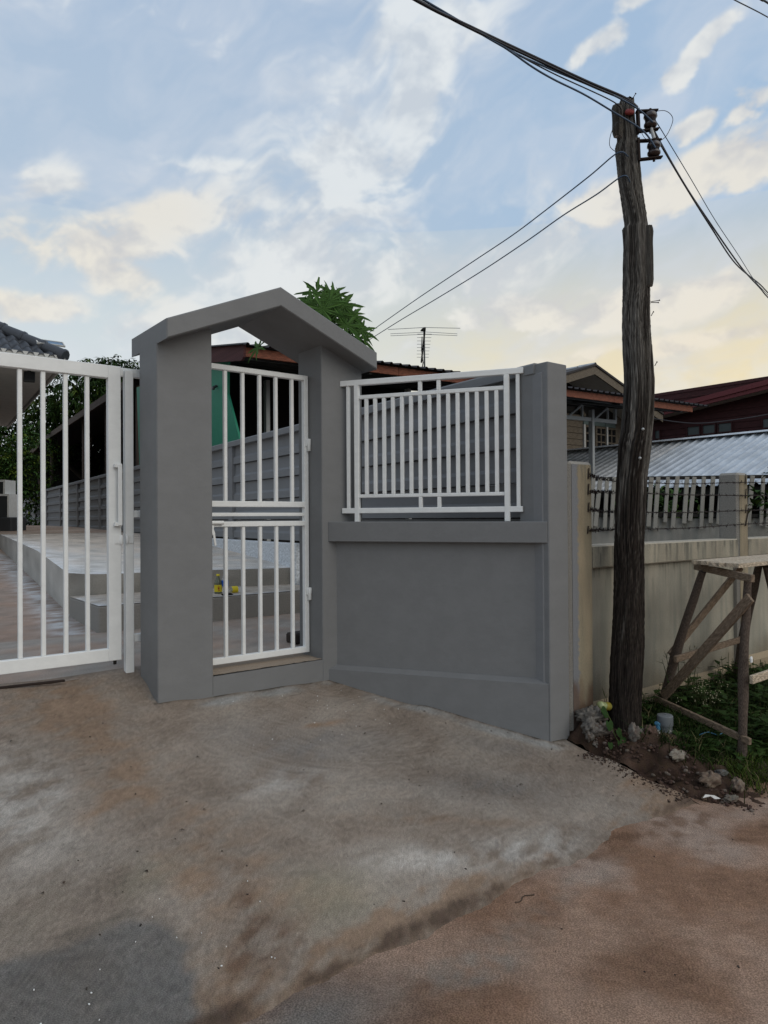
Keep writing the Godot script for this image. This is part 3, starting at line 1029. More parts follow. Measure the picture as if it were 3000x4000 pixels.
# ---------------------------------------------------------------- raised terrace with one step
func make_terrace() -> void:
	var t := thing("concrete_terrace", Vector3(0.0, -0.88, -3.2), FG, "raised pale cement terrace with a step, behind the gates inside the yard", "terrace")
	var left := func(b: float) -> float: return -1.0 + 0.0832 * (-2.58 - b)
	var right := func(b: float) -> float: return 0.79 + 0.0832 * (1.23 - b) + 0.02
	var front := func(u: float) -> float: return -2.58 + 0.3 * u + 0.02 * sin(u * 9.0) - 0.12 * exp(-pow(u / 0.05, 2))
	var top := Mb.new()
	var us := axis([[0.0, 1.0, 0.02]])
	var ws := axis([[0.0, 0.25, 0.01], [0.25, 1.0, 0.04]])
	top.grid(us, ws, func(u: float, w: float) -> Vector3:
			var b: float = lerpf(front.call(u), -9.5, w)
			return Vector3(lerpf(left.call(b), right.call(b), u), terrace_h(b), b),
		func(u: float, w: float, p: Vector3) -> Color:
			var n1: float = gn[1].get_noise_2d(p.x, p.z)
			var n2: float = gn[2].get_noise_2d(p.x * 0.4, p.z)
			var c := mixc(Color(0.78, 0.75, 0.7), Color(0.68, 0.59, 0.5), clampf(w * 2.2 + n1 * 1.2, 0, 1))
			c = mixc(c, Color(0.84, 0.86, 0.88), clampf(exp(-u / 0.09) + exp(-w / 0.02) * 0.9, 0, 1) * clampf(0.8 + n2 * 1.2, 0, 1))
			return c * (1.0 + n1 * 0.3 + n2 * 0.35), Vector3.UP)
	top.grid(us, axis([[0.0, 0.5, 0.05]]), func(u: float, w: float) -> Vector3:
			var b: float = front.call(u)
			return Vector3(lerpf(left.call(b), right.call(b), u), terrace_h(b) - w, b),
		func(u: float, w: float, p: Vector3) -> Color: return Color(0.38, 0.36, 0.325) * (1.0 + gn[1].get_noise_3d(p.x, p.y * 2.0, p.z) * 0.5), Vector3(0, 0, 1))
	top.grid(axis([[0.0, 1.0, 0.02]]), axis([[0.0, 0.5, 0.05]]), func(u: float, w: float) -> Vector3:
			var b: float = lerpf(front.call(0.0), -9.5, u)
			return Vector3(left.call(b), terrace_h(b) - w, b),
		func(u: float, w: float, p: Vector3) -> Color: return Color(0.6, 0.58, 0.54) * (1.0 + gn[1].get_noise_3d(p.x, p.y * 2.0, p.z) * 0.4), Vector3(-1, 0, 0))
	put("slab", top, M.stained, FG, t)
	var far := Mb.new()
	far.grid(axis([[-14, -4, 1.0], [-4, 3.6, 0.5]]), axis([[-46, -9.3, 0.8]]), func(a: float, b: float) -> Vector3: return Vector3(a, minf(terrace_h(b), yard_h(a, b) + 0.2 * smoothstep(-14.0, -16.0, b) + 1.0 * smoothstep(-1.2, -0.3, a + 0.0832 * (8.0 + b))) + 0.004, b),
		func(a: float, b: float, _p: Vector3) -> Color: return mixc(Color(0.6, 0.48, 0.39), Color(0.52, 0.36, 0.27), 0.5 + gn[1].get_noise_2d(a, b)) * (1.0 + gn[2].get_noise_2d(a, b) * 0.4), Vector3.UP)
	put("far_slab", far, M.stained, FG, t)
	var st := Mb.new()
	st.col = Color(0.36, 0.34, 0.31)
	st.box(Vector3(0.0, -0.87, -2.1), Vector3(2.04, 0.4, 0.87), 0.012)
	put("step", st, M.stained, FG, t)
	st = Mb.new()
	st.grid(axis([[-1.018, 1.018, 0.03]]), axis([[-2.53, -1.668, 0.02]]), func(a: float, b: float) -> Vector3: return Vector3(a, -0.666 + gn[2].get_noise_2d(a, b) * 0.0015, b),
		func(a: float, b: float, _p: Vector3) -> Color: return mixc(Color(0.5, 0.44, 0.375), Color(0.82, 0.83, 0.84), clampf(exp((b + 1.668) / 0.05) + exp(-(a + 1.018) / 0.08), 0, 1) * clampf(0.8 + gn[1].get_noise_2d(a, b) * 1.5, 0, 1)) * (1.0 + gn[2].get_noise_2d(a, b) * 0.4), Vector3.UP)
	put("tread", st, M.stained, FG, t)

# ---------------------------------------------------------------- neighbour's precast wall with barbed wire
func streaked(a: float, h: float, top: float, base: Color, sd: float, amount: float) -> Color:
	var n: float = gn[2].get_noise_2d(a * 1.5 + sd, h * 0.12)
	var n2: float = gn[1].get_noise_2d(a * 1.2 + sd, h * 1.2)
	var drip: float = gn[2].get_noise_2d(a * 4.0 + sd * 3.0, h * 0.25)
	var lenn: float = 0.06 + 0.22 * absf(gn[1].get_noise_2d(a * 6.0, sd)) * 3.0
	var s := smoothstep(0.02, 0.22, drip + n * 0.5) * smoothstep(top - lenn, top, h)
	var c := mixc(base, base * Color(0.74, 0.78, 0.8), 0.5 + n * 1.1)
	c = mixc(c, Color(0.19, 0.18, 0.145), s * amount)
	return c * (1.0 + n2 * 0.3)

func slab_face(b: Mb, x0: float, x1: float, y0: float, y1: float, z: float, step: float, fc: Callable, y0b := 0.0) -> void:
	b.grid(axis([[x0, x1, step]]), axis([[y0, y1, step]]), func(x: float, y: float) -> Vector3: return Vector3(x, y + (x - x0) * y0b * (1.0 - (y - y0) / (y1 - y0)), z), fc, Vector3(0, 0, 1))

func make_neighbour_wall() -> void:
	var t := thing("neighbour_wall", Vector3(2.5, -1.36, 1.18), FG, "weathered beige precast concrete wall with dark drip stains behind the wooden pole", "wall")
	var tan := Color(0.46, 0.42, 0.335)
	var posts := [[1.0, 1.235], [3.17, 3.34], [5.28, 5.45], [7.4, 7.57]]
	for i in posts.size():
		var p: Array = posts[i]
		var b := Mb.new()
		b.col = Color(0.38, 0.355, 0.315)
		b.box(Vector3((p[0] + p[1]) / 2, -0.55, 1.14), Vector3(p[1] - p[0], 1.8, 0.166), 0.018)
		slab_face(b, p[0] + 0.018, p[1] - 0.018, -1.44, 0.33, 1.226, 0.012, func(x: float, y: float, _q: Vector3) -> Color:
			var c := streaked(x, y, 0.35, Color(0.42, 0.345, 0.235), 3.0 + i, 0.6)
			if i == 0:
				# grey gate paint smeared over the edge nearest the pillar
				c = mixc(c, Color(0.26, 0.27, 0.285), smoothstep(1.085, 1.07, x + gn[2].get_noise_2d(x, y * 3.0) * 0.02))
				c = mixc(c, Color(0.15, 0.085, 0.055), smoothstep(-1.0, -1.15, y + gn[1].get_noise_2d(x * 3, y) * 0.2) * 0.8)
			return c)
		put("post", b, M.stained, FG, t)
	if true:
		var rod := Mb.new()
		for q in [[1.18, 0.24, 0.31], [1.178, 0.14, 0.21], [1.178, 0.03, 0.09], [1.17, -0.11, -0.06]]:
			rod.tube([Vector3(q[0], q[1], 1.231), Vector3(q[0] + 0.002, q[2], 1.236)], 0.004, 6)
		for q in [[3.28, 0.26, 0.34], [3.28, 0.14, 0.22], [3.28, 0.02, 0.09]]:
			rod.tube([Vector3(q[0], q[1], 1.231), Vector3(q[0] + 0.002, q[2], 1.236)], 0.004, 6)
		rod.tube([Vector3(3.27, -0.085, 1.233), Vector3(3.325, 0.06, 1.236)], 0.005, 6)
		put("wire_nails", rod, M.rust, FG, t)
	var bays := [[1.235, 3.17], [3.34, 5.28], [5.45, 7.4]]
	for i in bays.size():
		var p: Array = bays[i]
		var b := Mb.new()
		b.col = tan * 0.9
		b.box(Vector3((p[0] + p[1]) / 2, -0.85, 1.12), Vector3(p[1] - p[0], 1.1, 0.1))
		slab_face(b, p[0], p[1], -1.3, -0.335, 1.178, 0.014 if i == 0 else 0.04, func(x: float, y: float, _q: Vector3) -> Color:
			var c := streaked(x, y, -0.33, tan, 11.0 + i, 0.6)
			return mixc(c, Color(0.2, 0.15, 0.09), smoothstep(-1.0, -1.25, y + gn[1].get_noise_2d(x, y) * 0.15) * 0.6))
		put("wall_panel", b, M.stained, FG, t)
		b = Mb.new()
		b.col = Color(0.52, 0.47, 0.38)
		b.box(Vector3((p[0] + p[1]) / 2, -0.263, 1.13), Vector3(p[1] - p[0], 0.148, 0.176), 0.008)
		slab_face(b, p[0], p[1], -0.329, -0.197, 1.2205, 0.012 if i == 0 else 0.04, func(x: float, y: float, _q: Vector3) -> Color: return streaked(x, y, -0.16, Color(0.44, 0.39, 0.3), 21.0 + i, 1.0))
		put("cap_beam", b, M.stained, FG, t)
		b = Mb.new()
		b.prism(pg([[1.17, -1.15], [1.215, -1.2], [1.22, -1.6], [1.17, -1.6]]), 0.0, p[1] - p[0], Basis(Vector3(0, 0, 1), Vector3(0, 1, 0), Vector3(1, 0, 0)), Vector3(p[0], -0.05 + 0.04 * i, 0))
		b.col = Color(1, 1, 1)
		for k in b.c.size():
			b.c[k] = Color(0.42, 0.335, 0.22)
		put("plinth", b, M.stained, FG, t)
	# four strands
	var say := ["top", "second", "third", "lowest"]
	var hs := [[0.266, 0.236, 0.235, 0.272], [0.158, 0.16, 0.155, 0.164], [0.046, 0.03, 0.025, 0.042], [-0.088, -0.085, -0.09, -0.069]]
	for s in 4:
		var b := Mb.new()
		var pts := []
		var ctl := [Vector3(1.18, hs[s][0], 1.243), Vector3(1.45, hs[s][1], 1.25), Vector3(2.3, hs[s][2], 1.252), Vector3(3.28, hs[s][3], 1.246), Vector3(4.4, hs[s][3] + 0.01, 1.25), Vector3(5.4, hs[s][3] + 0.03, 1.246)]
		var sm := smooth(ctl, 60)
		for k in 2:
			var l := []
			for i in sm.size():
				var p: Vector3 = sm[i]
				var am := 0.0035 + (0.009 * (0.5 + 0.5 * sin(i * 0.9 + s)) if p.x < 1.75 else 0.0)
				l.append(p + Vector3(0, sin(i * 0.8 + PI * k), cos(i * 0.8 + PI * k)) * am)
			b.tube(l, 0.0021, 5)
		for i in range(6, sm.size(), 7):
			var p: Vector3 = sm[i]
			for k in 4:
				var an := rng.randf() * TAU
				var d := Vector3(rng.randf_range(-0.5, 0.5), sin(an), cos(an)).normalized()
				b.tube([p - d * 0.004, p + d * 0.02], [0.0022, 0.001], 4)
			b.tube([p - Vector3(0.006, 0, 0), p + Vector3(0.006, 0, 0)], 0.0045, 5)
		tag(put("barbed_wire", b, M.rust_wire, FG), "%s strand of rusty barbed wire strung above the beige wall" % say[s], "barbed wire", "barbed wire strands")

# ---------------------------------------------------------------- buildings beyond
func ribbed(o: Vector3, along: Vector3, slope: Vector3, n: int, pitch: float, amp: float, th := 0.004) -> Mb:
	# one profiled sheet: n ribs side by side, slope is the whole length vector
	var b := Mb.new()
	var nr := along.cross(slope).normalized()
	if nr.y < 0:
		nr = -nr
	var us := PackedFloat32Array()
	for i in n:
		for q in [0.0, 0.3, 0.42, 0.5, 0.62, 0.7]:
			us.append((i + q) * pitch)
	us.append(n * pitch)
	var f := func(u: float, w: float) -> Vector3:
		var m := fposmod(u / pitch, 1.0)
		var h := smoothstep(0.28, 0.44, m) * (1.0 - smoothstep(0.56, 0.72, m))
		return o + along * u + slope * w + nr * h * amp
	b.grid(us, PackedFloat32Array([0.0, 0.5, 1.0]), f, func(_u, _w, _p): return Color(1, 1, 1), nr)
	b.grid(us, PackedFloat32Array([0.0, 1.0]), func(u: float, w: float) -> Vector3: return f.call(u, w) - nr * th, func(_u, _w, _p): return Color(1, 1, 1), -nr)
	return b

func boards(t: Node3D, called: String, m: Material, fr: Transform3D, x0: float, x1: float, y0: float, y1: float, z: float, bh: float) -> void:
	# lapped horizontal boards, each its own piece
	var n := int(ceil((y1 - y0) / bh))
	for i in n:
		var b := Mb.new()
		var y := y0 + i * bh
		var ye := minf(y + bh + 0.02, y1)
		b.prism(pg([[z - 0.03, ye], [z - 0.012, ye], [z + 0.008, y + 0.002], [z - 0.03, y + 0.002]]), x0 + rng.randf() * 0.01, x1 - rng.randf() * 0.01, Basis(Vector3(0, 0, 1), Vector3(0, 1, 0), Vector3(1, 0, 0)))
		for k in b.t.size():
			b.t[k] = Vector2(b.v[k].x * 0.5 + i * 3.7, b.v[k].y + i * 0.37)
		put(called, b, m, fr, t)

func window(t: Node3D, fr: Transform3D, x0: float, x1: float, y0: float, y1: float, z: float, frm: Material, pane: Material, nx: int, ny: int, bw := 0.04) -> void:
	var b := Mb.new()
	b.span(x0, x1, y0, y0 + bw, z - 0.03, z + 0.03)
	b.span(x0, x1, y1 - bw, y1, z - 0.03, z + 0.03)
	b.span(x0, x0 + bw, y0 + bw, y1 - bw, z - 0.03, z + 0.029)
	b.span(x1 - bw, x1, y0 + bw, y1 - bw, z - 0.03, z + 0.029)
	for i in range(1, nx):
		var x := lerpf(x0, x1, float(i) / nx)
		b.span(x - bw * 0.35, x + bw * 0.35, y0 + bw, y1 - bw, z - 0.02, z + 0.022)
	for i in range(1, ny):
		var y := lerpf(y0, y1, float(i) / ny)
		b.span(x0 + bw, x1 - bw, y - bw * 0.35, y + bw * 0.35, z - 0.02, z + 0.02)
	var w := put("window", b, frm, fr, t)
	b = Mb.new()
	b.span(x0 + bw * 0.5, x1 - bw * 0.5, y0 + bw * 0.5, y1 - bw * 0.5, z - 0.012, z - 0.004)
	put("pane", b, pane, fr, w)

func make_buildings() -> void:
	make_carport()
	make_old_shed()
	make_wood_house()
	make_red_house()
	make_zinc_shed()
	make_tiled_house()
	make_picket_fence()
	make_antenna()

func make_carport() -> void:
	var t := thing("carport", Vector3(4, -1.4, -2), FA, "long dark open carport with an orange brown fascia and ribbed roof behind the boundary wall", "carport")
	var b := Mb.new()
	for i in 4:
		b = Mb.new()
		b.span(i * 2.35, i * 2.35 + 2.346, 2.062, 2.18, -0.03, 0.0, 0.002)
		put("fascia_board", b, M.orange, FA, t)
	var sl := Vector3(0, 0.75, -4.2)
	for i in 4:
		b = ribbed(Vector3(-0.08 + i * 2.48, 2.19, 0.09), Vector3(1, 0, 0), sl, 16, 0.155, 0.032)
		put("roof_sheet", b, M.dark_roof, FA, t)
	for i in 5:
		b = Mb.new()
		b.bar(Vector3(0, 2.13 + i * 0.17, -0.25 - i * 0.95), Vector3(9.4, 2.13 + i * 0.17, -0.25 - i * 0.95), 0.05, 0.09)
		put("purlin", b, M.dim_steel, FA, t)
	for i in 6:
		b = Mb.new()
		b.bar(Vector3(0.1 + i * 1.8, 2.07, -0.05), Vector3(0.1 + i * 1.8, 2.8, -4.15), 0.04, 0.06)
		put("rafter", b, M.dim_steel, FA, t)
	# gable side towards the yard
	b = Mb.new()
	b.prism(pg([[0.03, 2.2], [-4.2, 2.95], [-4.2, 2.7], [-0.08, 2.02], [0.0, 2.05]]), -0.03, 0.0, Basis(Vector3(0, 0, 1), Vector3(0, 1, 0), Vector3(1, 0, 0)))
	put("barge_board", b, M.maroon, FA, t)
	# steel posts and truss beam
	for q in [[7.6, -1.0], [3.2, -1.0], [0.94, -1.5]]:
		b = Mb.new()
		b.span(q[0] - 0.033, q[0] + 0.033, -1.4, 2.1, q[1] - 0.05, q[1] + 0.05, 0.004)
		put("post", b, M.pale_steel, FA, t)
	b = Mb.new()
	b.span(3.2, 8.32, 1.87, 1.94, -1.03, -0.97, 0.003)
	b.span(8.27, 8.32, 1.94, 2.16, -1.03, -0.97)
	for i in 6:
		var x := 4.0 + i * 0.74
		b.bar(Vector3(x, 1.93, -1.0), Vector3(x + 0.36, 2.17, -1.0), 0.04, 0.035)
		b.bar(Vector3(x + 0.37, 1.93, -1.0), Vector3(x + 0.37, 2.17, -1.0), 0.04, 0.035)
	put("truss_beam", b, M.pale_steel, FA, t)
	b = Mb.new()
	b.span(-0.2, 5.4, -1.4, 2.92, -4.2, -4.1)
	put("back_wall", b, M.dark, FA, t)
	# green painted sheet closing the side towards the yard
	b = Mb.new()
	b.prism(pg([[-11.3, 2.6], [-11.1, 0.9], [-5.8, 0.9], [-5.9, 1.07], [-6.325, 1.73], [-6.31, 2.13], [-6.22, 2.26], [-6.27, 2.3], [-6.9, 2.32]]), -0.38, -0.35)
	put("green_side_sheet", b, M.green, FB, t)
	b = Mb.new()
	b.tube([Vector3(-6.72, 1.9, -0.34), Vector3(-6.72, 1.86, -0.27), Vector3(-6.66, 1.84, -0.27)], 0.02, 6)
	put("hook_bracket", b, M.dim_steel, FB, t)

func make_old_shed() -> void:
	var t := thing("timber_shed", Vector3(-20, -1.4, -2), FB, "dark old timber shed with a sagging tiled roof edge beyond the boundary wall at left", "shed")
	var sag := func(x: float) -> float: return 2.9 - 0.25 * smoothstep(-24.0, -30.0, x)
	var b := Mb.new()
	b.grid(axis([[-30.5, -12.2, 0.5]]), PackedFloat32Array([0.0, 0.5, 1.0]), func(x: float, w: float) -> Vector3: return Vector3(x, sag.call(x) + w * 1.1, -0.4 - w * 3.2), func(_u, _w, _p): return Color(1, 1, 1), Vector3.UP)
	b.grid(axis([[-30.5, -12.2, 0.5]]), PackedFloat32Array([0.0, 0.5, 1.0]), func(x: float, w: float) -> Vector3: return Vector3(x, sag.call(x) + w * 1.1 - 0.05, -0.4 - w * 3.2), func(_u, _w, _p): return Color(1, 1, 1), Vector3.DOWN)
	put("roof", b, M.dark_roof, FB, t)
	for i in 6:
		b = Mb.new()
		var xa := -12.2 - i * 3.05
		var xb := xa - 3.04
		b.bar(Vector3(xa, sag.call(xa) - 0.06, -0.39), Vector3(xb, sag.call(xb) - 0.06, -0.39), 0.04, 0.17)
		put("fascia_board", b, M.wood_dark, FB, t)
		b = Mb.new()
		b.tube([Vector3(xa - 0.3, -1.4, -0.7), Vector3(xa - 0.3, sag.call(xa) - 0.05, -0.7)], 0.08, 8)
		put("post", b, M.wood_dark, FB, t)
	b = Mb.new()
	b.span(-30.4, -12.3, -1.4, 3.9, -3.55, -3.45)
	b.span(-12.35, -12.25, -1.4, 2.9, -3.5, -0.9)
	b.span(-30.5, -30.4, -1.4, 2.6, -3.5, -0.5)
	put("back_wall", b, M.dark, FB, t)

func make_wood_house() -> void:
	var t := thing("wooden_house", Vector3(1.5, -1.4, -4), FW, "unpainted wooden house with gable and plank siding, between corner pillar and pole", "house")
	var b := Mb.new()
	var apex := 3.66
	var hw := 2.95
	var drop := 0.93
	for s in [-1.0, 1.0]:
		for i in 2:
			b = Mb.new()
			b.prism(pg([[0.0, apex], [s * hw, apex - drop], [s * hw, apex - drop - 0.05], [0.0, apex - 0.05]]), -4.0 * (i + 1), -4.0 * i + (0.05 if i == 0 else -0.01))
			put("roof_slope", b, M.dark_roof, FW, t)
		b = Mb.new()
		b.prism(pg([[0.0, apex - 0.06], [s * hw, apex - drop - 0.06], [s * hw, apex - drop - 0.24], [0.0, apex - 0.25]]), -0.02, 0.02)
		put("barge_board", b, M.siding, FW, t)
		b = Mb.new()
		b.prism(pg([[0.0, apex - 0.16], [s * (hw - 0.1), apex - drop - 0.13], [s * (hw - 0.1), apex - drop - 0.15], [0.0, apex - 0.18]]), -1.0, -0.03)
		put("eave_soffit", b, M.soffit, FW, t)
	b = Mb.new()
	for i in 14:
		b.lathe(Vector3(0, apex - 0.02, -0.5 * i - 0.18), [Vector2(0.05, -0.22), Vector2(0.06, 0.25)], 8, Basis(Vector3(1, 0, 0), Vector3(0, 0, -1), Vector3(0, 1, 0)))
	put("ridge_cap", b, M.zinc_old, FW, t)
	# gable truss and wall
	b = Mb.new()
	b.bar(Vector3(-0.9, 2.6, -0.98), Vector3(-0.05, 3.4, -0.98), 0.05, 0.08)
	b.bar(Vector3(0.95, 2.6, -0.98), Vector3(0.05, 3.4, -0.98), 0.05, 0.08)
	b.bar(Vector3(-0.72, 2.5, -0.98), Vector3(-0.72, 3.25, -0.98), 0.05, 0.12)
	put("gable_strut", b, M.siding, FW, t)
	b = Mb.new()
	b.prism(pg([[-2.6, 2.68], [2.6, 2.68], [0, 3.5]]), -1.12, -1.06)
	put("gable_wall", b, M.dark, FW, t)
	boards(t, "siding_board", M.siding, FW, -2.6, 0.9, 0.9, 2.62, -1.0, 0.155)
	boards(t, "siding_board", M.siding, FW, 2.34, 2.9, 0.9, 2.7, -1.0, 0.155)
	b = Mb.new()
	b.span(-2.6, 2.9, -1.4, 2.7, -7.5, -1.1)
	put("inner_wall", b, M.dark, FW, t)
	# window row with dull transom panes
	for q in [[0.93, 1.36], [1.4, 1.86], [1.88, 2.33]]:
		b = Mb.new()
		b.span(q[0], q[1], 2.39, 2.55, -1.03, -1.0)
		put("transom_panel", b, M.teal_panel, FW, t)
		window(t, FW, q[0], q[1], 1.55, 2.37, -0.99, M.siding, M.black_glass, 2, 4, 0.05)
	b = Mb.new()
	b.span(0.88, 0.94, 1.3, 2.38, -1.0, -0.95)
	b.span(1.83, 1.89, 1.3, 2.38, -0.95, -0.93)
	put("window_post", b, M.soffit, FW, t)

func make_red_house() -> void:
	var t := thing("red_house", Vector3(2.0, -1.4, -4), FR, "dark red boarded house with a red roof edge at the right, above the metal roof", "house")
	boards(t, "siding_board", M.red_siding, FR, -1.2, 7.0, 1.3, 3.6, 0.0, 0.17)
	var b := Mb.new()
	b.span(-1.2, 7.0, -1.4, 3.4, -6.0, -0.05)
	put("inner_wall", b, M.red_siding, FR, t)
	var rake := func(x: float) -> float: return 3.05 + 0.115 * (x + 0.88)
	b = Mb.new()
	b.prism(pg([[-1.3, rake.call(-1.3)], [7.2, rake.call(7.2)], [7.2, rake.call(7.2) - 0.13], [-1.3, rake.call(-1.3) - 0.13]]), 0.5, 0.54)
	put("upper_fascia", b, M.red_trim, FR, t)
	b = Mb.new()
	b.prism(pg([[-1.25, rake.call(-1.25) - 0.125], [7.2, rake.call(7.2) - 0.125], [7.2, rake.call(7.2) - 0.26], [-1.25, rake.call(-1.25) - 0.22]]), 0.46, 0.5)
	put("lower_fascia", b, M.red_trim, FR, t)
	b = Mb.new()
	b.prism(pg([[-1.3, rake.call(-1.3) + 0.01], [7.2, rake.call(7.2) + 0.01], [7.2, rake.call(7.2) - 0.05], [-1.3, rake.call(-1.3) - 0.05]]), -6.3, 0.49)
	put("roof", b, M.red_trim, FR, t)
	b = Mb.new()
	b.prism(pg([[-1.25, rake.call(-1.25) - 0.2], [7.2, rake.call(7.2) - 0.2], [7.2, rake.call(7.2) - 0.22], [-1.25, rake.call(-1.25) - 0.22]]), 0.01, 0.455)
	put("eave_soffit", b, M.soffit, FR, t)
	for q in [[-1.1, -0.9], [-0.1, 0.31], [0.35, 0.75], [0.79, 1.2], [1.96, 2.36], [2.4, 2.8]]:
		window(t, FR, q[0], q[1], 2.24, 2.53, 0.03, M.red_siding, M.dull_glass, 1, 1, 0.03)
		window(t, FR, q[0], q[1], 1.5, 2.22, 0.03, M.siding, M.black_glass, 2, 3, 0.04)

func make_zinc_shed() -> void:
	# roof falls towards the yard from a ridge along the depth
	var t := thing("metal_roof_shed", Vector3(1.0, -1.4, 7.5), FR, "low shed with a pale ribbed metal roof, behind the picket fence", "shed")
	var o := FR.affine_inverse() * (V(6.26, 0, 14.3) + Vector3(0, EYE, 0))
	var ridge := o + Vector3(0, 1.54, 0)
	var fall := Vector3(0, -1.08, 2.9)
	for q in [[-3.6, 6, 1], [-2.5, 6, 1], [-1.4, 7, 1], [-0.12, 6, 0], [0.98, 6, 0], [2.08, 6, 0], [3.18, 6, 0]]:
		var b := ribbed(ridge + Vector3(q[0], 0.0 if q[2] == 0 else -0.012, 0), Vector3(1, 0, 0), fall * (1.0 if q[2] == 0 else 1.0), q[1], 0.1835, 0.03)
		put("roof_sheet", b, M.zinc if q[2] == 0 else M.zinc_old, FR, t)
	for q in [[-3.6, -0.2, M.zinc_old], [-0.22, 4.3, M.zinc]]:
		var b := Mb.new()
		b.prism(pg([[ridge.z - 0.25, ridge.y - 0.06], [ridge.z, ridge.y + 0.055], [ridge.z + 0.2, ridge.y + 0.002], [ridge.z + 0.2, ridge.y - 0.004], [ridge.z, ridge.y + 0.045], [ridge.z - 0.25, ridge.y - 0.066]]), ridge.x + q[0], ridge.x + q[1], Basis(Vector3(0, 0, 1), Vector3(0, 1, 0), Vector3(1, 0, 0)))
		put("ridge_flashing", b, q[2], FR, t)
	var b2 := Mb.new()
	b2.bar(ridge + fall + Vector3(-3.5, -0.08, -0.1), ridge + fall + Vector3(4.2, -0.08, -0.1), 0.05, 0.1)
	put("eave_beam", b2, M.dark, FR, t)
	for x in [-3.4, -0.5, 2.0, 4.1]:
		b2 = Mb.new()
		var q := ridge + fall + Vector3(x, -0.12, -0.12)
		b2.bar(q, Vector3(q.x, -1.4, q.z), 0.1, 0.1)
		put("post", b2, M.wood_dark, FR, t)
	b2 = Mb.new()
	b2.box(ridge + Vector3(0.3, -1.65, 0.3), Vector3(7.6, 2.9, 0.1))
	put("back_wall", b2, M.dark, FR, t)

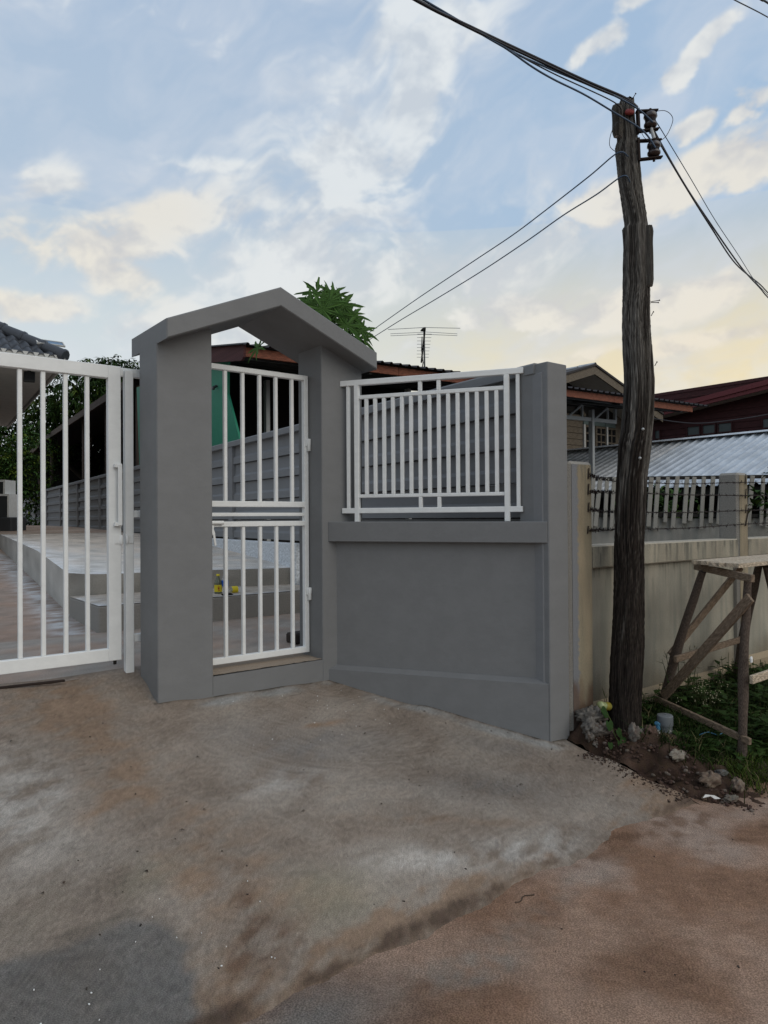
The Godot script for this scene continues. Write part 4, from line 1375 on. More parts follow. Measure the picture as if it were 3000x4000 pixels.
func make_tiled_house() -> void:
	# corner of the house inside the yard, at far left
	var c := Vector3(-5.06, 2.55, -11.25)
	var e1 := Vector3(-0.5445, 0, -0.8388)
	var e2 := Vector3(-0.7906, 0, 0.6124)
	var t := thing("tiled_house", Vector3(-7.5, -0.3, -11.5), W, "house corner with dark grey roof tiles and pale eaves above the sliding gate", "house")
	var hip := Vector3(-0.985, 0.44, -0.17)
	var apex := c + hip * 5.0
	var b := Mb.new()
	# front slope as rows of rolled tiles
	var inn := (hip - e2 * hip.dot(e2))
	var nrm := e2.cross(inn).normalized()
	if nrm.y < 0:
		nrm = -nrm
	var rows := 16
	var rl := 5.0 / rows
	for r in rows:
		var w0 := r * rl
		b.grid(axis([[0.0, 6.0, 0.021]]), PackedFloat32Array([0.0, 0.08, 1.0]), func(u: float, w: float) -> Vector3:
				var ww := w0 + (rl + 0.02) * w
				var x := maxf(u, hip.dot(e2) * ww)
				return c + inn * ww + e2 * x + nrm * (0.03 * sin(x / 0.15 * TAU) + 0.034 * (1.0 - w) + 0.02) + Vector3(0, -0.03 if w < 0.04 else 0.0, 0),
			func(_u, _w, _p): return Color(1, 1, 1), nrm)
	put("roof_tiles", b, M.tile, W, t).set_meta("kind", "stuff")
	b = Mb.new()
	var e1in := (hip - e1 * hip.dot(e1))
	b.face(PackedVector3Array([c, c + e1 * 9.0, c + e1 * 9.0 + e1in * 5.0, apex]), Vector3(1, 1, 0))
	put("side_roof_slope", b, M.tile, W, t)
	for i in 14:
		b = Mb.new()
		var p := c + hip * (i * 0.36 - 0.02) + Vector3(0, 0.05, 0)
		var q := p + hip * 0.4 + Vector3(0, 0.005, 0)
		b.tube([p, p + (q - p) * 0.06, p + (q - p) * 0.12, q], [0.1, 0.118, 0.108, 0.09], 10)
		put("hip_tile", b, M.tile, W, t)
	b = Mb.new()
	b.prism(pg([[0, 0], [9.0, 0], [9.0, 6.5], [0, 6.5]]), -0.02, 0.02, Basis(e1, -e1.cross(Vector3.UP), Vector3.UP), c + Vector3(0, -0.04, 0) + e1 * 0.03 - e1.cross(Vector3.UP) * 0.03)
	put("eave_soffit", b, M.soffit, W, t)
	b = Mb.new()
	b.bar(c + Vector3(0, -0.03, 0), c + e1 * 9.0 + Vector3(0, -0.03, 0), 0.03, 0.16)
	b.bar(c + Vector3(0, -0.03, 0) + e2 * 0.02, c + e2 * 6.5 + Vector3(0, -0.03, 0), 0.03, 0.16)
	put("eave_fascia", b, M.soffit, W, t)
	var ins := c + e1 * 1.3 + e2 * 1.25
	b = Mb.new()
	b.prism(pg([[0, 0], [7.5, 0], [7.5, 5.0], [0, 5.0]]), -3.0, -0.08, Basis(e1, e2, Vector3.UP), ins)
	put("wall", b, M.charcoal, W, t)
	# flood lamps under the eave and a small solar panel on the tiles
	for q in [[0.75, 0.42, -0.5], [1.6, 1.1, 0.3]]:
		b = Mb.new()
		var p: Vector3 = c + e1 * q[0] + e2 * q[1] + Vector3(0, -0.2, 0)
		b.box(p, Vector3(0.17, 0.2, 0.06), 0.01, Basis(Vector3.UP, 0.4) * Basis(Vector3.RIGHT, q[2]))
		b.bar(p, p + Vector3(0, 0.16, 0), 0.03, 0.05)
		put("flood_lamp", b, M.charcoal, W, t)
	var sp := c + inn * 0.42 + e2 * 0.1 + nrm * 0.16 + Vector3(-0.06, -0.03, 0)
	var sb := Basis(-e2, nrm.cross(-e2).normalized(), nrm)
	b = Mb.new()
	for q in [[0, 0.085, 0.4, 0.018], [0, -0.085, 0.4, 0.018], [-0.2, 0, 0.018, 0.19], [0.2, 0, 0.018, 0.19]]:
		b.box(sp + sb * Vector3(q[0], q[1], 0), Vector3(q[2], q[3], 0.03), 0.0, sb)
	var fr := put("solar_panel_frame", b, M.soffit, W, t)
	b = Mb.new()
	b.box(sp, Vector3(0.39, 0.17, 0.012), 0.0, sb)
	put("solar_cell", b, mat(0.1, 0.17, 0.26, 0.15), W, fr)
	# stepped pillar of the house front
	t = thing("stepped_pillar", Vector3(-7.9, -0.12, -14.0), W, "dark stepped garden pillar with white edges, far left behind the gate", "pillar")
	for q in [[-7.47, 0.52, 0.8, "upper_block"], [-7.39, 0.06, 0.52, "middle_block"]]:
		b = Mb.new()
		b.span(q[0] - 0.9, q[0] - 0.035, q[1], q[2] - 0.04, -14.4, -14.0)
		put(q[3], b, M.charcoal, W, t)
		b = Mb.new()
		b.span(q[0] - 0.035, q[0], q[1], q[2], -14.4, -13.99)
		b.span(q[0] - 0.9, q[0] - 0.035, q[2] - 0.04, q[2], -14.4, -13.99)
		put("white_edge", b, M.white, W, t)
	b = Mb.new()
	b.span(-8.4, -7.3, -0.5, 0.06, -14.5, -13.9, 0.02)
	put("base_block", b, M.charcoal, W, t)

func make_picket_fence() -> void:
	var t := thing("picket_fence", Vector3(4.2, -1.4, -10), W, "grey picket fence of leaning pales on a low stained wall behind barbed wire", "fence")
	var b := Mb.new()
	b.col = Color(0.4, 0.38, 0.35)
	b.box(Vector3(4.8, -0.72, -10.1), Vector3(4.6, 1.36, 0.1))
	b.grid(axis([[2.5, 7.1, 0.03]]), axis([[-1.38, -0.04, 0.03]]), func(x: float, y: float) -> Vector3: return Vector3(x, y + 0.06 * smoothstep(4.6, 2.8, x), -10.04), func(x: float, y: float, _p: Vector3) -> Color: return streaked(x, y, -0.02, Color(0.42, 0.4, 0.36), 40.0, 1.0), Vector3(0, 0, 1))
	put("low_wall", b, M.stained, W, t)
	b = Mb.new()
	b.bar(Vector3(2.6, 0.525, -10.02), Vector3(7.1, 0.56, -10.02), 0.03, 0.05)
	put("top_rail", b, M.dark, W, t)
	b = Mb.new()
	b.bar(Vector3(2.6, 0.03, -10.02), Vector3(7.1, -0.03, -10.02), 0.03, 0.05)
	put("lower_rail", b, M.dark, W, t)
	var xs := [2.75, 2.85, 2.95, 3.047, 3.143, 3.242, 3.34, 3.44, 3.55, 3.66, 3.765, 3.862, 3.999, 4.133, 4.268, 4.371, 4.504, 4.634, 4.76, 4.9, 5.04, 5.188, 5.341, 5.47, 5.6, 5.74, 5.88, 6.0, 6.15, 6.3]
	for i in xs.size():
		b = Mb.new()
		var lean := -0.055 + rng.randf_range(-0.02, 0.02)
		var lo := -0.13 + rng.randf_range(-0.12, 0.06)
		var p := Vector3(xs[i] + lean * 1.2, lo, -9.985)
		var q := Vector3(xs[i], 0.55 + rng.randf_range(-0.01, 0.012), -9.985)
		b.bar(p, q, 0.02, 0.056 + rng.randf_range(-0.006, 0.008), 0.004, Vector3(1, 0, 0))
		for k in b.c.size():
			b.c[k] = Color(0.42, 0.4, 0.355) * rng.randf_range(0.86, 1.0)
		put("pale", b, M.stained, W, t)

func make_antenna() -> void:
	var t := thing("tv_antenna", Vector3(0.81, 2.3, -14), W, "thin rooftop television antenna on a mast above the carport roof", "antenna")
	var b := Mb.new()
	b.tube([Vector3(0.84, 1.9, -14), Vector3(0.82, 3.0, -14), Vector3(0.815, 3.74, -14)], 0.018, 8)
	put("mast", b, M.dim_steel, W, t)
	b = Mb.new()
	b.bar(Vector3(0.8, 3.58, -13.4), Vector3(0.79, 3.2, -14.6), 0.03, 0.03)
	b.tube([Vector3(0.77, 3.55, -13.9), Vector3(0.76, 3.3, -13.95), Vector3(0.79, 3.05, -13.97), Vector3(0.75, 2.85, -13.97)], 0.01, 5)
	put("boom", b, M.dark, W, t)
	b = Mb.new()
	b.tube([Vector3(0.1, 3.695, -13.9), Vector3(0.81, 3.73, -13.9), Vector3(1.52, 3.71, -13.9)], 0.0065, 6)
	put("element", b, M.pale_steel, W, t)
	b = Mb.new()
	b.tube([Vector3(0.81, 3.61, -13.8), Vector3(0.15, 3.585, -13.8), Vector3(0.15, 3.545, -13.8), Vector3(0.81, 3.57, -13.8), Vector3(1.45, 3.54, -13.8), Vector3(1.45, 3.575, -13.8), Vector3(0.84, 3.615, -13.8)], 0.0055, 6)
	put("folded_element", b, M.pale_steel, W, t)
	for i in 8:
		b = Mb.new()
		var y := 3.52 - i * 0.041
		var w := 0.14 - i * 0.003
		b.tube([Vector3(0.8 - w, y + 0.004, -13.6 - i * 0.1), Vector3(0.8 + w, y, -13.6 - i * 0.1)], 0.0045, 5)
		put("director", b, M.pale_steel, W, t)
	# clamp of the top element
	b = Mb.new()
	b.tube([Vector3(0.74, 3.66, -13.9), Vector3(0.78, 3.675, -13.9), Vector3(0.815, 3.71, -13.9), Vector3(0.84, 3.73, -13.9)], [0.008, 0.035, 0.03, 0.01], 8)
	put("element_clamp", b, M.dark, W, t)

# ---------------------------------------------------------------- wooden pole and its cables
const POLE := [[2.655, 1.5635, 0.043], [2.6, 1.561, 0.047], [2.49, 1.557, 0.058], [2.372, 1.5645, 0.0645], [2.35, 1.561, 0.073], [2.303, 1.564, 0.073], [2.125, 1.5795, 0.0695], [1.914, 1.61, 0.069], [1.842, 1.619, 0.0705], [1.834, 1.61, 0.079], [1.82, 1.61, 0.078], [1.671, 1.612, 0.076], [1.45, 1.6105, 0.08], [1.235, 1.6075, 0.0845], [1.074, 1.616, 0.088], [0.855, 1.6255, 0.0895], [0.679, 1.619, 0.092], [0.525, 1.6075, 0.0955], [0.453, 1.5975, 0.1], [0.243, 1.5735, 0.0925], [0.026, 1.5605, 0.0935], [-0.167, 1.5535, 0.0945], [-0.617, 1.543, 0.096], [-0.937, 1.53, 0.101], [-1.177, 1.516, 0.102], [-1.5, 1.505, 0.103]]

func pole_at(h: float) -> Vector2:
	for i in POLE.size() - 1:
		if h >= POLE[i + 1][0]:
			var f: float = clampf((h - POLE[i + 1][0]) / (POLE[i][0] - POLE[i + 1][0]), 0, 1)
			return Vector2(lerpf(POLE[i + 1][1], POLE[i][1], f), lerpf(POLE[i + 1][2], POLE[i][2], f))
	return Vector2(POLE[-1][1], POLE[-1][2])

func make_pole() -> void:
	var D := 4.5
	var t := thing("utility_pole", Vector3(1.51, -1.36, -D), W, "crooked weathered wooden utility pole carrying the overhead cables, in front of the beige wall", "pole")
	var g1 := noise(1.0, 4, 61)
	var g2 := noise(1.0, 3, 62)
	var b := Mb.new()
	var surf := func(an: float, h: float) -> Vector3:
		var q := pole_at(h)
		var sw := an + h * 0.12 + g2.get_noise_2d(h * 0.8, 3.0) * 0.5
		var cx := cos(sw) * 0.75
		var cz := sin(sw) * 0.75
		var grain := g1.get_noise_3d(cx * 9.0, h * 0.55, cz * 9.0)
		var fineg := g2.get_noise_3d(cx * 26.0, h * 1.1, cz * 26.0)
		var lump := g2.get_noise_3d(cx * 1.2, h * 1.6, cz * 1.2)
		var r := q.y * (1.0 + lump * 0.1) - maxf(0.0, -grain) * 0.014 + fineg * 0.005
		# rotten hollow on the right side
		r -= 0.03 * exp(-pow(wrapf(an - 0.75, -PI, PI) / 0.35, 2) - pow((h - 0.5) / 0.28, 2))
		return Vector3(q.x + cos(an) * r, h, -D + sin(an) * r * 0.95)
	b.grid(axis([[0.0, TAU, TAU / 110.0]]), axis([[-1.5, 2.64, 0.0125]]), surf, func(an: float, h: float, _p: Vector3) -> Color:
			var sw := an + h * 0.12 + g2.get_noise_2d(h * 0.8, 3.0) * 0.5
			var cx := cos(sw) * 0.75
			var cz := sin(sw) * 0.75
			var grain := g1.get_noise_3d(cx * 9.0, h * 0.55, cz * 9.0)
			var fineg := g2.get_noise_3d(cx * 26.0, h * 1.1, cz * 26.0)
			var patch := g1.get_noise_3d(cx * 2.0, h * 0.9, cz * 2.0 + 7.0)
			var old := Color(0.215, 0.2, 0.18)
			var damp := Color(0.058, 0.047, 0.04)
			var c := mixc(damp, old, smoothstep(-0.2, 1.6, h + patch * 2.0))
			c = mixc(c, Color(0.033, 0.027, 0.024), clampf(-grain * 3.0 - patch * 1.0 + 0.0, 0, 0.8))
			c = mixc(c, Color(0.34, 0.32, 0.29), clampf(grain * 1.3 + fineg * 0.9 - 0.45, 0, 0.6) * smoothstep(-0.6, 0.8, h + 0.2))
			return c * (1.0 + fineg * 0.7), Vector3(0, 0, 1))
	var top := PackedVector3Array()
	for i in 24:
		top.append(surf.call(TAU * i / 24, 2.64) + Vector3(0, rng.randf_range(-0.004, 0.012), 0))
	b.col = Color(0.08, 0.07, 0.06)
	b.face(top, Vector3.UP)
	put("trunk", b, M.pole, W, t)
	# pieces of split outer wood
	var slabs := [[1.676, 1.825, 1.444, 0.05, -4.45, 0.05], [1.496, 2.6, 2.4, 0.075, -4.47, 0.06]]
	for q in slabs:
		b = Mb.new()
		var wd: float = q[3]
		b.grid(axis([[0.0, TAU, TAU / 20.0]]), axis([[q[2], q[1], 0.02]]), func(an: float, h: float) -> Vector3:
				var e := smoothstep(q[2] - 0.001, q[2] + 0.035, h) * smoothstep(q[1] + 0.001, q[1] - 0.035, h)
				var r: float = wd * 0.5 * (0.72 + 0.28 * e) * (1.0 + g1.get_noise_3d(cos(an) * 2.0, h * 2.0, sin(an) * 2.0) * 0.5)
				return Vector3(q[0] + cos(an) * r - (h - q[1]) * 0.008, h, q[4] + sin(an) * r * (q[5] / wd)),
			func(an: float, h: float, _p: Vector3) -> Color: return Color(0.15, 0.138, 0.122) * (1.0 + g2.get_noise_3d(cos(an) * 12.0, h * 1.2, sin(an) * 12.0) * 1.1), Vector3(0, 0, 1))
		for e in [q[1], q[2]]:
			var ring := PackedVector3Array()
			for i in 16:
				ring.append(Vector3(q[0] + cos(TAU * i / 16) * wd * 0.36 - (e - q[1]) * 0.008, e, q[4] + sin(TAU * i / 16) * q[5] * 0.36))
			b.face(ring, Vector3.UP if e == q[1] else Vector3.DOWN)
		put("split_slab", b, M.pole, W, t)
	# spool insulators on iron racks
	for q in [[1.69, 2.485, 0.05], [1.71, 2.303, 0.046]]:
		var z := -4.44
		b = Mb.new()
		b.bar(Vector3(1.6, q[1] + q[2] + 0.006, z), Vector3(q[0] + 0.045, q[1] + q[2] + 0.012, z), 0.035, 0.008)
		b.bar(Vector3(1.61, q[1] - q[2] - 0.02, z), Vector3(q[0] + 0.05, q[1] - q[2] - 0.004, z), 0.035, 0.008)
		b.tube([Vector3(q[0], q[1] - q[2] - 0.03, z), Vector3(q[0], q[1] + q[2] + 0.025, z)], 0.008, 8)
		b.bar(Vector3(1.615, q[1] - q[2] - 0.03, z), Vector3(1.61, q[1] + q[2] + 0.02, z), 0.04, 0.012)
		var rk := put("insulator_rack", b, M.rust, W, t)
		b = Mb.new()
		var R: float = q[2]
		b.lathe(Vector3(q[0], q[1] - R, z), [Vector2(0.012, 0), Vector2(0.03, 0.004), Vector2(0.04, 0.016), Vector2(0.04, 0.028), Vector2(0.027, 0.04), Vector2(0.026, R), Vector2(0.034, R + 0.01), Vector2(0.042, R * 2 - 0.03), Vector2(0.04, R * 2 - 0.012), Vector2(0.03, R * 2 - 0.002), Vector2(0.012, R * 2)], 18)
		put("spool_insulator", b, M.porcelain, W, rk)
		b = Mb.new()
		for k in 3:
			var ring := []
			for i in 15:
				ring.append(Vector3(q[0] + cos(TAU * i / 14) * 0.03, q[1] - 0.008 + k * 0.007 + 0.003 * sin(i * 1.7), z + sin(TAU * i / 14) * 0.03))
			b.tube(ring, 0.0035, 5, false)
		put("wire_binding", b, M.cable, W, rk)
	b = Mb.new()
	b.tube([V(1.69, 2.43, 4.43), V(1.705, 2.36, 4.42)], 0.011, 6)
	put("link_strap", b, M.pale_steel, W, t)
	b = Mb.new()
	b.lathe(V(1.561, 2.525, 4.452), [Vector2(0, 0), Vector2(0.026, 0.004), Vector2(0.03, 0.02), Vector2(0.02, 0.035), Vector2(0, 0.037)], 14, Basis(Vector3.RIGHT, 0.5))
	put("red_knob", b, M.red_cap, W, t)
	for q in [[1.578, 2.62, 1.603, 2.662], [1.554, 2.62, 1.565, 2.641]]:
		b = Mb.new()
		b.tube([V(q[0], q[1], 4.47), V(q[2], q[3], 4.45)], 0.0025, 6)
		b.tube([V(q[2] - 0.001, q[3] - 0.001, 4.451), V(q[2] + 0.001, q[3] + 0.002, 4.449)], 0.0055, 8)
		put("nail", b, M.rust, W, t)
	for q in [[1.69, 1.35, 1.735, 1.352], [1.69, 1.345, 1.728, 1.338], [1.69, 1.26, 1.697, 1.28], [1.71, 0.945, 1.716, 0.965]]:
		b = Mb.new()
		b.tube([V(q[0], q[1], 4.46), V(q[2], q[3], 4.44)], 0.0025, 6)
		b.tube([V(q[2], q[3], 4.44), V(q[2] + 0.002, q[3] + 0.001, 4.44)], 0.005, 8)
		put("nail", b, M.rust, W, t)
	for q in [[1.61, 0.54], [1.59, 0.36]]:
		b = Mb.new()
		b.lathe(V(q[0], q[1], 4.402), [Vector2(0.009, 0), Vector2(0.008, 0.006), Vector2(0, 0.009)], 10, Basis(Vector3.RIGHT, PI / 2))
		put("bolt_head", b, M.pale_steel, W, t)
	# cables: every one a thing of its own
	var runs := [
		["thick black service cable, uppermost of the bundle rising left from the pole top", M.cable, 0.0095, [V(-0.9, 2.46, 2.5), V(0.102, 2.442, 3.281), V(0.464, 2.468, 3.560), V(0.894, 2.511, 3.891), V(1.209, 2.545, 4.134), V(1.50, 2.585, 4.36), V(1.6, 2.56, 4.42)]],
		["thick black cable just under the uppermost one, wound along it to the pole top", M.cable, 0.008, [V(-0.9, 2.44, 2.5), V(0.16, 2.451, 3.33), V(0.506, 2.462, 3.592), V(0.944, 2.497, 3.92), V(1.251, 2.534, 4.166), V(1.52, 2.57, 4.37), V(1.6, 2.55, 4.41)]],
		["blue grey cable crossing the pole top to the upper insulator", M.cable_blue, 0.0065, [V(-0.9, 2.45, 2.5), V(0.129, 2.465, 3.302), V(0.647, 2.462, 3.701), V(0.881, 2.482, 3.881), V(1.153, 2.520, 4.091), V(1.396, 2.555, 4.278), V(1.582, 2.522, 4.37), V(1.69, 2.453, 4.40)]],
		["blue grey cable sagging lowest of the bundle, crossing the pole to the lower insulator", M.cable_blue, 0.0065, [V(-0.9, 2.42, 2.5), V(0.093, 2.441, 3.274), V(0.434, 2.466, 3.536), V(0.647, 2.462, 3.701), V(0.820, 2.444, 3.835), V(0.968, 2.443, 3.949), V(1.180, 2.457, 4.112), V(1.410, 2.454, 4.290), V(1.615, 2.384, 4.37), V(1.705, 2.292, 4.40)]],
		["thin dark wire of the bundle ending on the left edge of the pole top", M.cable, 0.0045, [V(-0.9, 2.43, 2.5), V(0.102, 2.446, 3.281), V(0.434, 2.461, 3.536), V(0.636, 2.462, 3.692), V(0.943, 2.473, 3.929), V(1.411, 2.516, 4.290), V(1.5, 2.52, 4.42)]],
		["upper of the two blue wires dropping from the pole towards the carport", M.cable_blue, 0.0055, [V(1.54, 2.25, 4.42), V(1.464, 2.255, 4.389), V(1.365, 2.241, 4.663), V(1.178, 2.230, 5.184), V(1.027, 2.227, 5.600), V(0.803, 2.252, 6.224), V(0.388, 2.297, 7.374), V(0.015, 2.324, 8.410), V(-0.361, 2.351, 9.452), V(-0.9, 2.42, 10.9)]],
		["lower of the two blue wires dropping from the pole towards the carport", M.cable_blue, 0.0055, [V(1.55, 2.09, 4.42), V(1.480, 2.090, 4.345), V(1.392, 2.088, 4.588), V(1.265, 2.104, 4.940), V(1.105, 2.102, 5.386), V(0.851, 2.115, 6.091), V(0.521, 2.157, 7.007), V(0.186, 2.205, 7.934), V(-0.214, 2.249, 9.046), V(-0.7, 2.3, 10.4)]],
		["black cable slanting down right from the insulators to the frame edge", M.cable, 0.0075, [V(1.70, 2.44, 4.43), V(1.750, 2.410, 4.489), V(2.139, 2.334, 4.992), V(2.627, 2.295, 5.623), V(3.255, 2.267, 6.437), V(3.825, 2.302, 7.174), V(4.091, 2.313, 7.518), V(5.056, 2.4, 8.767)]],
		["second black cable twisted beside the one slanting down right from the pole", M.cable, 0.007, [V(1.70, 2.42, 4.43), V(1.744, 2.398, 4.481), V(2.157, 2.329, 5.015), V(2.603, 2.274, 5.593), V(3.137, 2.234, 6.284), V(3.789, 2.334, 7.127), V(4.093, 2.363, 7.520), V(5.060, 2.453, 8.772)]],
		["thin grey wire slanting down right above the two black cables", M.cable_blue, 0.0035, [V(1.70, 2.5, 4.43), V(1.729, 2.498, 4.461), V(1.936, 2.477, 4.730), V(2.253, 2.437, 5.140), V(2.675, 2.377, 5.686), V(3.198, 2.345, 6.363), V(3.645, 2.307, 6.941), V(4.092, 2.338, 7.519), V(5.058, 2.409, 8.769)]],
		["black cable crossing the upper right corner of the sky, the longer piece", M.cable, 0.006, [V(1.6, 3.8, 4.7), V(2.728, 4.266, 5.724), V(3.009, 4.383, 6.0), V(3.580, 4.602, 6.524), V(4.4, 4.9, 7.3)]],
		["black cable clipping the very corner of the sky at upper right", M.cable, 0.011, [V(1.9, 4.05, 5.0), V(3.141, 4.573, 6.124), V(3.468, 4.691, 6.424), V(3.581, 4.735, 6.524), V(4.4, 5.03, 7.3)]],
		["thin wire looping out to the right of the upper insulator", M.cable, 0.0025, [V(1.69, 2.54, 4.45), V(1.719, 2.547, 4.45), V(1.785, 2.552, 4.45), V(1.827, 2.522, 4.45), V(1.832, 2.476, 4.45), V(1.787, 2.386, 4.45), V(1.715, 2.345, 4.45)]],
		["thin wire looping out from the left side of the pole top", M.cable, 0.0025, [V(1.5, 2.46, 4.42), V(1.466, 2.450, 4.4), V(1.437, 2.404, 4.4), V(1.420, 2.342, 4.4), V(1.428, 2.292, 4.4), V(1.50, 2.25, 4.41)]],
		["short thin wire between the two insulators, close to the pole", M.cable, 0.002, [V(1.61, 2.43, 4.42), V(1.623, 2.406, 4.42), V(1.644, 2.367, 4.42), V(1.69, 2.335, 4.43)]],
		["sagging wire across the pale metal roof at right", M.cable, 0.009, [V(4.2, 1.55, 11.2), V(4.9, 1.46, 11.2), V(5.6, 1.52, 11.2), V(6.3, 1.64, 11.2), V(7.2, 1.85, 11.2)]]]
	for q in runs:
		b = Mb.new()
		var src: Array = []
		for p in q[3]:
			src.append(p)
		b.tube(smooth(src, 8), q[2] * 0.82, 7)
		tag(put("overhead_cable", b, q[1], W), q[0], "cable", "overhead cables")

# ---------------------------------------------------------------- carpenter's trestle
func make_trestle() -> void:
	var t := thing("work_trestle", Vector3(2.3, -1.38, 1.6), FG, "rough wooden work trestle of poles and planks standing in weeds beside the beige wall", "trestle")
	var legs := [[Vector3(1.935, -1.46, 1.22), Vector3(1.896, -0.37, 1.6), 0.029, "L"], [Vector3(1.655, -1.56, 1.95), Vector3(1.736, -0.38, 1.97), 0.0265, "R"], [Vector3(2.92, -1.46, 1.27), Vector3(2.655, -0.345, 1.62), 0.031, "L"], [Vector3(2.6, -1.5, 1.97), Vector3(2.56, -0.4, 1.99), 0.028, "R"]]
	for q in legs:
		var b := Mb.new()
		var pts := []
		var rad := []
		for i in 13:
			var f := i / 12.0
			pts.append(q[0].lerp(q[1], f) + Vector3(sin(f * 5.0 + q[2] * 90.0) * 0.008, 0, cos(f * 4.0) * 0.006))
			rad.append(q[2] * (1.08 - 0.16 * f) + 0.002 * sin(f * 17.0))
		b.tube(pts, rad, 14, true, 0.09)
		put("leg", b, M.wood_dark, FG, t)
	var wood := [["top_bar", M.wood_mid, Vector3(1.985, -0.342, 1.5), Vector3(1.635, -0.372, 2.045), 0.024, 0.046], ["lower_bar", M.wood_mid, Vector3(1.86, -1.262, 1.27), Vector3(1.635, -1.335, 2.02), 0.022, 0.04],
		["diagonal_brace", M.wood_mid, Vector3(1.875, -1.245, 1.32), Vector3(1.655, -0.485, 2.02), 0.02, 0.062], ["back_rail", M.wood_mid, Vector3(1.79, -0.955, 1.46), Vector3(2.85, -0.925, 1.44), 0.024, 0.043],
		["back_brace", M.wood_mid, Vector3(1.9, -0.955, 1.36), Vector3(2.5, -0.37, 1.56), 0.022, 0.048], ["side_rail", M.wood_pale, Vector3(1.63, -0.967, 2.03), Vector3(2.7, -0.955, 2.03), 0.022, 0.05],
		["end_brace", M.wood_dark, Vector3(2.67, -0.36, 1.66), Vector3(2.92, -1.15, 1.72), 0.022, 0.06], ["far_bar", M.wood_dark, Vector3(2.7, -0.345, 1.55), Vector3(2.5, -0.36, 2.05), 0.024, 0.05]]
	for q in wood:
		var b := Mb.new()
		b.bar(q[2], q[3], q[4], q[5], 0.003, Vector3.UP)
		put(q[0], b, q[1], FG, t)
	# two planks on top with broken ends
	for q in [[1.82, 1.56, 1.72, 0.0], [1.72, 1.73, 1.93, 0.0]]:
		var b := Mb.new()
		var poly := PackedVector2Array()
		var x0: float = q[0]
		for i in 9:
			poly.append(Vector2(x0 + rng.randf_range(-0.025, 0.02), lerpf(q[1], q[2], i / 8.0)))
		poly.append(Vector2(2.95, q[2]))
		poly.append(Vector2(2.95, q[1]))
		b.du = Vector3(1, 0, 0)
		b.dv = Vector3(0, 1, 1)
		b.prism(poly, -0.318, -0.293, Basis(Vector3(1, 0, 0), Vector3(0, 0, 1), Vector3(0, 1, 0)), Vector3(0, 0, 0))
		put("top_plank", b, M.wood_pale, FG, t)
	# paint splashes
	var s := Mb.new()
	s.col = Color(1, 1, 1)
	for q in [[1.672, -0.86, 2.013], [1.676, -0.855, 2.01]]:
		s.box(Vector3(q[0], q[1], q[2]), Vector3(0.032, 0.03, 0.012), 0.004, Basis(Vector3.UP, 0.3))
	put("paint_splash", s, M.fleck, FG, t)

# ---------------------------------------------------------------- plants
func green(bright := 1.0, yel := 0.0) -> Color:
	var k := bright * rng.randf_range(0.65, 1.3)
	return Color((0.034 + yel * 0.05) * k, (0.068 + yel * 0.045) * k, 0.018 * k)

func crown(centers: Array, leaves: int, ln: float, wd: float, droop: float, bright: float, yel: float) -> Mb:
	# leaf clumps spread through several lumps: [centre, radii]
	var b := Mb.new()
	for q in centers:
		var ce: Vector3 = q[0]
		var rd: Vector3 = q[1]
		var n := int(leaves * rd.x * rd.y)
		for i in n:
			var d := Vector3(rng.randfn(), rng.randfn(), rng.randfn()).normalized()
			var p := ce + d * rd * pow(rng.randf(), 0.4)
			var k := rng.randi_range(5, 8)
			var tone := rng.randf_range(0.6, 1.25) * bright
			var ye := yel if rng.randf() < 0.25 else 0.0
			for j in k:
				var dir := Vector3(rng.randfn(), rng.randfn() * 0.5 - droop, rng.randfn()) + d * 0.5
				b.col = green(tone, ye)
				b.leaf(p + dir.normalized() * 0.03, dir, Vector3.UP, ln * rng.randf_range(0.7, 1.2), wd * rng.randf_range(0.8, 1.2), 0.2, 0.15)
	return b

func limbs(o: Vector3, top: Vector3, r: float, spread: float, n: int) -> Mb:
	var b := Mb.new()
	var tr := smooth([o, o.lerp(top, 0.35) + Vector3(rng.randf_range(-0.1, 0.1), 0, 0), top], 5)
	var rad := []
	for i in tr.size():
		rad.append(r * (1.0 - 0.5 * i / tr.size()))
	b.tube(tr, rad, 9, true, 0.06)
	for i in n:
		var st: Vector3 = o.lerp(top, rng.randf_range(0.5, 1.0))
		var an := TAU * i / n
		var e := st + Vector3(cos(an) * spread, spread * rng.randf_range(0.4, 1.1), sin(an) * spread)
		b.tube([st, st.lerp(e, 0.5) + Vector3(0, spread * 0.12, 0), e], [r * 0.5, r * 0.33, r * 0.12], 7)
	return b

func tree(called: String, o: Vector3, top: Vector3, r: float, spread: float, cr: Mb, label: String, group := "") -> Node3D:
	var t := thing(called, o, W, label, "tree", group)
	put("trunk", limbs(o, top, r, spread, 6), M.bark, W, t)
	put("crown", cr, M.leaf, W, t)
	return t

func lobed_leaf(size: float, lobes: int) -> Mb:
	var b := Mb.new()
	var n := 72
	var ring := []
	for i in n:
		var an := -PI * 0.93 + TAU * 0.93 * i / (n - 1)
		var f := an / TAU * lobes
		var m: float = absf(fposmod(f + 0.5, 1.0) - 0.5) * 2.0
		var big := pow(1.0 - m, 1.15)
		var tooth := 0.13 * sin(f * TAU * 3.0 + 0.4) * (0.3 + big)
		var r := size * (0.15 + 0.78 * big + tooth * 1.1) * (1.0 - 0.22 * absf(an) / PI)
		ring.append(Vector3(cos(an) * r, 0.1 * size * (1.0 - m) - 0.2 * r * r / size, sin(an) * r))
	var c := Vector3(0, 0.03 * size, 0)
	for i in n - 1:
		b.col = Color(0.05, 0.102, 0.026) * (1.0 + 0.35 * sin(i * 1.1))
		b.tri2(c, ring[i], ring[i + 1], Vector3.UP)
	return b

